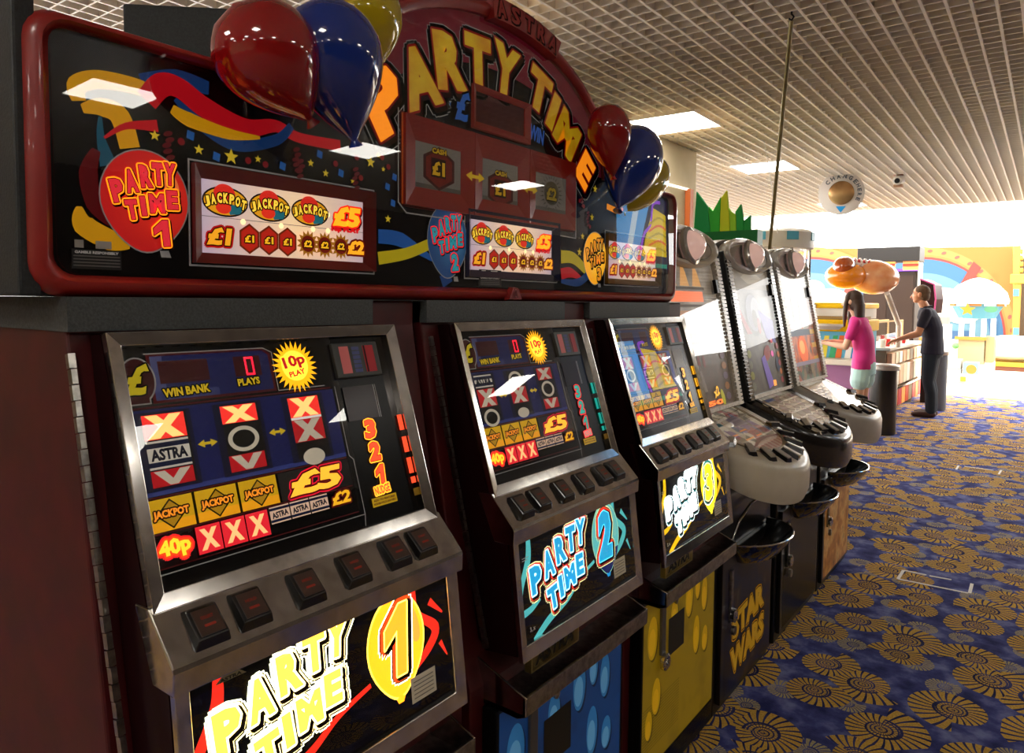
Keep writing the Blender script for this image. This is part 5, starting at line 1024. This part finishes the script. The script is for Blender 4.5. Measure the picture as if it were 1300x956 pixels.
def person(loc, label, H, heading, hunch, arm_l, arm_r, skin_mt, top_mt, bot_mt, shoe_mt, hair_mt, female):
    t_ = thing('person', loc, label, 'person'); k = H/1.75; ch, sh = cos(heading), sin(heading)
    pl = lambda f, s_, z: (k*(f*ch-s_*sh), k*(f*sh+s_*ch), k*z)
    sw = .155 if female else .185; hx = .08; hu = hunch; g = .88 if female else 1
    hf = .06+hu; nod = .02
    b = Blob(pl, k)
    b.trunk([(0, .86, .10*g, .15), (0, .95, .115*g, .165), (0, 1.06, .10*g, .14*g), (.02, 1.2, .115*g, .155*g), (.03+hu*.3, 1.33, .115*g, .17*g), (.03+hu*.5, 1.42, .08*g, .13*g), (.04+hu*.6, 1.45, .06, .07)], skin_mt)
    b.limb([(.03+hu*.55, 0, 1.42, .06*g), (hf-.02, 0, 1.53, .054*g)], skin_mt)
    # head: skull, face and jaw
    b.egg(hf-.005, 0, 1.655, .098, .078, .098, skin_mt).egg(hf+.03, 0, 1.60, .07, .062, .085, skin_mt).egg(hf+.045, 0, 1.545, .045, .04, .03, skin_mt)
    b.limb([(hf+.088, 0, 1.635, .010), (hf+.112, 0, 1.592, .016)], skin_mt)
    for sg, (el, wr) in ((1, arm_l), (-1, arm_r)):
        b.limb([(.02+hu*.45, sg*sw, 1.385, .056*g), el+(.043*g,)], skin_mt).limb([el+(.042*g,), tuple(x*.65+y*.35 for x, y in zip(el, wr))+(.042*g,), wr+(.027*g,)], skin_mt)
        d = Vector(wr)-Vector(el); d.normalize(); d = (d+Vector((.2, 0, -.1))).normalized(); side = Vector((0, 0, 1)).cross(d).normalized()*sg; w0 = Vector(wr)
        A_ = lambda q, o_, dn=0: tuple(w0+d*q+side*o_+Vector((0, 0, -dn)))
        for o_ in (-.022, 0, .022): b.limb([A_(.0, o_*.5)+(.018,), A_(.085, o_)+(.015,)], skin_mt, 8)
        for i, (o_, ln) in enumerate(((-.031, .062), (-.0105, .074), (.0105, .07), (.031, .055))):
            b.limb([A_(.085, o_)+(.0098,), A_(.085+ln*.5, o_*1.18, .006)+(.009,), A_(.085+ln*.95, o_*1.22, .026)+(.0075,)], skin_mt, 8)
        b.limb([A_(.02, -.028)+(.013,), A_(.055, -.054, .01)+(.0105,), A_(.085, -.062, .022)+(.009,)], skin_mt, 8)
        b.limb([(0, sg*hx, .88, .085), (.015, sg*hx*1.05, .68, .076*g), (.025, sg*hx*1.05, .48, .054)], skin_mt).limb([(.025, sg*hx*1.05, .48, .054), (-.01, sg*hx*1.05, .33, .054*g), (-.02, sg*hx*1.1, .09, .036)], skin_mt)
        b.limb([(-.04, sg*hx*1.1, .04, .034), (.10, sg*hx*1.3, .035, .034), (.165, sg*hx*1.4, .028, .025)], skin_mt)
    b.build('body', t_, .0065, 3)
    # shirt
    c = Blob(pl, k); e = .016
    hem = .84
    c.trunk([(0, hem, .125*g+e, .172+e), (0, .95, .12*g+e, .168+e), (.0, 1.06, .108*g+e, .15*g+e), (.02, 1.2, .12*g+e, .16*g+e), (.03+hu*.3, 1.33, .118*g+e, .176*g+e), (.03+hu*.5, 1.42, .085*g+e, .135*g+e), (.035+hu*.55, 1.455, .058+e*.6, .066+e*.6)], top_mt)
    for sg, (el, wr) in ((1, arm_l), (-1, arm_r)):
        s0 = (.02+hu*.45, sg*sw, 1.385); c.limb([s0+(.07*g,), tuple(x*.40+y*.60 for x, y in zip(s0, el))+(.062*g,)], top_mt)
    c.build('shirt', t_, .011, 3)
    if not female:
        q = Blob(pl, k); q.limb([(.03+hu*.5, -.06, 1.462, .016), (.075+hu*.6, -.035, 1.45, .014), (.085+hu*.6, .03, 1.45, .014), (.03+hu*.5, .06, 1.462, .016), (-.02+hu*.5, 0, 1.475, .016), (.03+hu*.5, -.06, 1.462, .016)], top_mt, 8); q.build('collar', t_, .007, 2)
    B = Blob(pl, k)
    if female:
        B.trunk([(0, .78, .130, .170), (0, .90, .128, .172), (0, .97, .115, .155)], bot_mt)
        for sg in (-1, 1): B.limb([(0, sg*hx, .86, .10), (.01, sg*hx*1.15, .70, .108)], bot_mt)
    else:
        B.trunk([(0, .80, .125, .175), (0, .90, .125, .175), (0, .98, .112, .158)], bot_mt)
        for sg in (-1, 1): B.limb([(0, sg*hx, .86, .10), (.015, sg*hx*1.06, .68, .090), (.025, sg*hx*1.08, .48, .072)], bot_mt).limb([(.025, sg*hx*1.08, .48, .072), (-.01, sg*hx*1.08, .33, .070), (-.02, sg*hx*1.1, .10, .066)], bot_mt)
    B.build('shorts' if female else 'trousers', t_, .011, 3)
    for sg in (-1, 1):
        s_ = Blob(pl, k); s_.limb([(-.045, sg*hx*1.1, .045, .043), (.10, sg*hx*1.3, .042, .044), (.175, sg*hx*1.4, .034, .034)], shoe_mt, 10); s_.build('shoe', t_, .009, 2)
    W_ = lambda f, s2, z: Vector(loc)+Vector(pl(f, s2, z)); V_ = lambda f, s2, z: Vector(pl(f, s2, z))
    for sg in (-1, 1):
        MB().ball(W_(hf+.080, sg*.031, 1.64), .012*k, M('f0ece6', .3), 10).build('eye', t_, smooth=60); MB().ball(W_(hf+.0885, sg*.031, 1.638), .0055*k, M('2a1c14', .2), 8).build('pupil', t_, smooth=60)
        MB().obox(W_(hf+.092, sg*.033, 1.662), V_(.005, 0, 0), V_(0, .019, 0), V_(0, 0, .004), hair_mt).build('eyebrow', t_)
        MB().ball(W_(hf-.0, sg*.080, 1.625), (.024*k, .012*k, .034*k), skin_mt, 10).build('ear', t_, smooth=60)
    MB().obox(W_(hf+.094, 0, 1.565), V_(.008, 0, 0), V_(0, .022, 0), V_(0, 0, .006), M('a8504a', .4)).build('mouth', t_)
    h = Blob(pl, k)
    if female:
        h.egg(hf-.018, 0, 1.668, .105, .092, .098, hair_mt).egg(hf-.05, 0, 1.60, .085, .095, .10, hair_mt)
        h.trunk([(hf-.075, 1.60, .065, .095), (hf-.085, 1.50, .055, .095), (hf-.095, 1.38, .045, .085), (hf-.09, 1.28, .025, .055)], hair_mt)
        for sg in (-1, 1): h.limb([(hf+.02, sg*.068, 1.70, .030), (hf+.045, sg*.084, 1.60, .026), (hf+.05, sg*.088, 1.46, .026), (hf+.055, sg*.085, 1.33, .012)], hair_mt)
    else:
        h.egg(hf-.016, 0, 1.668, .100, .084, .094, hair_mt).egg(hf-.045, 0, 1.615, .068, .078, .08, hair_mt)
    h.build('hair', t_, .008, 3)
    return t_
SKIN = M('c8906c', .5, name='skin'); SKIN2 = M('d8a888', .5, name='fair_skin')
mz = on_z(1180, 529, 0)
person((mz.x, mz.y, 0), 'man in navy polo shirt and dark jeans leaning on the prize counter', 1.80, pi, .10, ((.14, .23, 1.12), (.38, .16, 1.03)), ((.12, -.22, 1.12), (.37, -.13, 1.03)), SKIN, M('16162c', .8), M('16222e', .8), M('4a2a1c', .6), M('5a4632', .8), False)
gp = on_y(1095, 500, 8.9)
person((gp.x, gp.y, 0), 'girl with long brown hair in pink t-shirt and pale shorts', 1.68, pi-.1, .09, ((.14, .21, 1.10), (.40, .12, 1.13)), ((.12, -.20, 1.10), (.38, -.10, 1.15)), SKIN2, M('d82a86', .7), M('b8dcd8', .8), M('e0dcd4', .6), M('3a2414', .6), True)

# ------------------------------------------------------------------ tape marks on the carpet
TAPE = M('d8d4cc', .6, name='white_tape')
def tape(lines, label):
    p0 = on_z(*lines[0][0], 0); t_ = thing('floor_tape', (p0.x, p0.y, .001), label, 'tape mark', 'white tape corners on the carpet')
    for a_, b_ in lines:
        A_, B_ = on_z(*a_, .0015), on_z(*b_, .0015); d = (B_-A_)/2; sd = Vector((-d.y, d.x, 0)).normalized()*.008
        MB().obox((A_+B_)/2, d, sd, (0, 0, .0008), TAPE).build('tape_strip', t_)
tape([((1140, 735), (1147, 724)), ((1147, 724), (1176, 730)), ((1180, 731), (1208, 736)), ((1234, 741), (1231, 753)), ((1140, 735), (1229, 753))], 'white tape rectangle on the carpet, nearer of the two')
tape([((1214, 596), (1217, 591)), ((1224, 592), (1261, 597)), ((1271, 597), (1268, 602))], 'white tape corners on the carpet, farther of the two')

# ------------------------------------------------------------------ tall lit machine across the aisle, seen mirrored in the glass
t = thing('header_machine', (1.95, 7.6, 0), 'tall machine with lit blue and yellow header, mirrored in the glass of the fruit machines', 'arcade machine')
MB().box((1.60, 6.95, 0), (2.4, 8.25, 2.0), M('1a1614', .4)).build('cabinet', t, bevel=.02)
hd = MB().box((1.58, 6.9, 2.0), (1.9, 8.3, 2.92), M('20181c', .4)).build('header', t, bevel=.01)
a = Art((1.575, 0, 0), (0, -1, 0), (0, 0, 1), .0008); EB = 3.6
a.poly([(-8250, 2050), (-6950, 2050), (-6950, 2880), (-8250, 2880)], M('2a1c50', .3, emit=1.0))
a.poly([(-7420, 2120), (-6960, 2120), (-6960, 2870), (-7800, 2870)], M('5aa8e8', .3, emit=EB)); a.poly([(-7250, 2120), (-7130, 2120), (-7420, 2870), (-7560, 2870)], M('d8ecf8', .3, emit=EB))
a.poly([(-8200, 2200), (-7560, 2200), (-7700, 2500), (-7860, 2760), (-8200, 2700)], M('e8c818', .3, emit=EB)); a.curve([(-7500, 2180), (-7600, 2420), (-7780, 2560), (-7860, 2800), (-8050, 2840)], 40, M('a040e8', .3, emit=EB))
for k in range(5): a.curve([(-8180, 2260+k*90), (-7980, 2290+k*90), (-7720, 2230+k*80)], 26, M('e86a28' if k % 2 else 'b8a010', .3, emit=EB))
a.poly([(-8200, 2060), (-7000, 2060), (-7000, 2110), (-8200, 2110)], M('38c0a0', .3, emit=1.5)); a.build('header_print', hd)
MB().box((1.59, 7.05, .95), (1.605, 8.15, 1.85), M('3a2430', .2, emit=.3)).build('screen', t)
MB().box((1.25, 7.0, .85), (1.6, 8.2, .95), M('c83028', .4)).build('control_deck', t, bevel=.01)
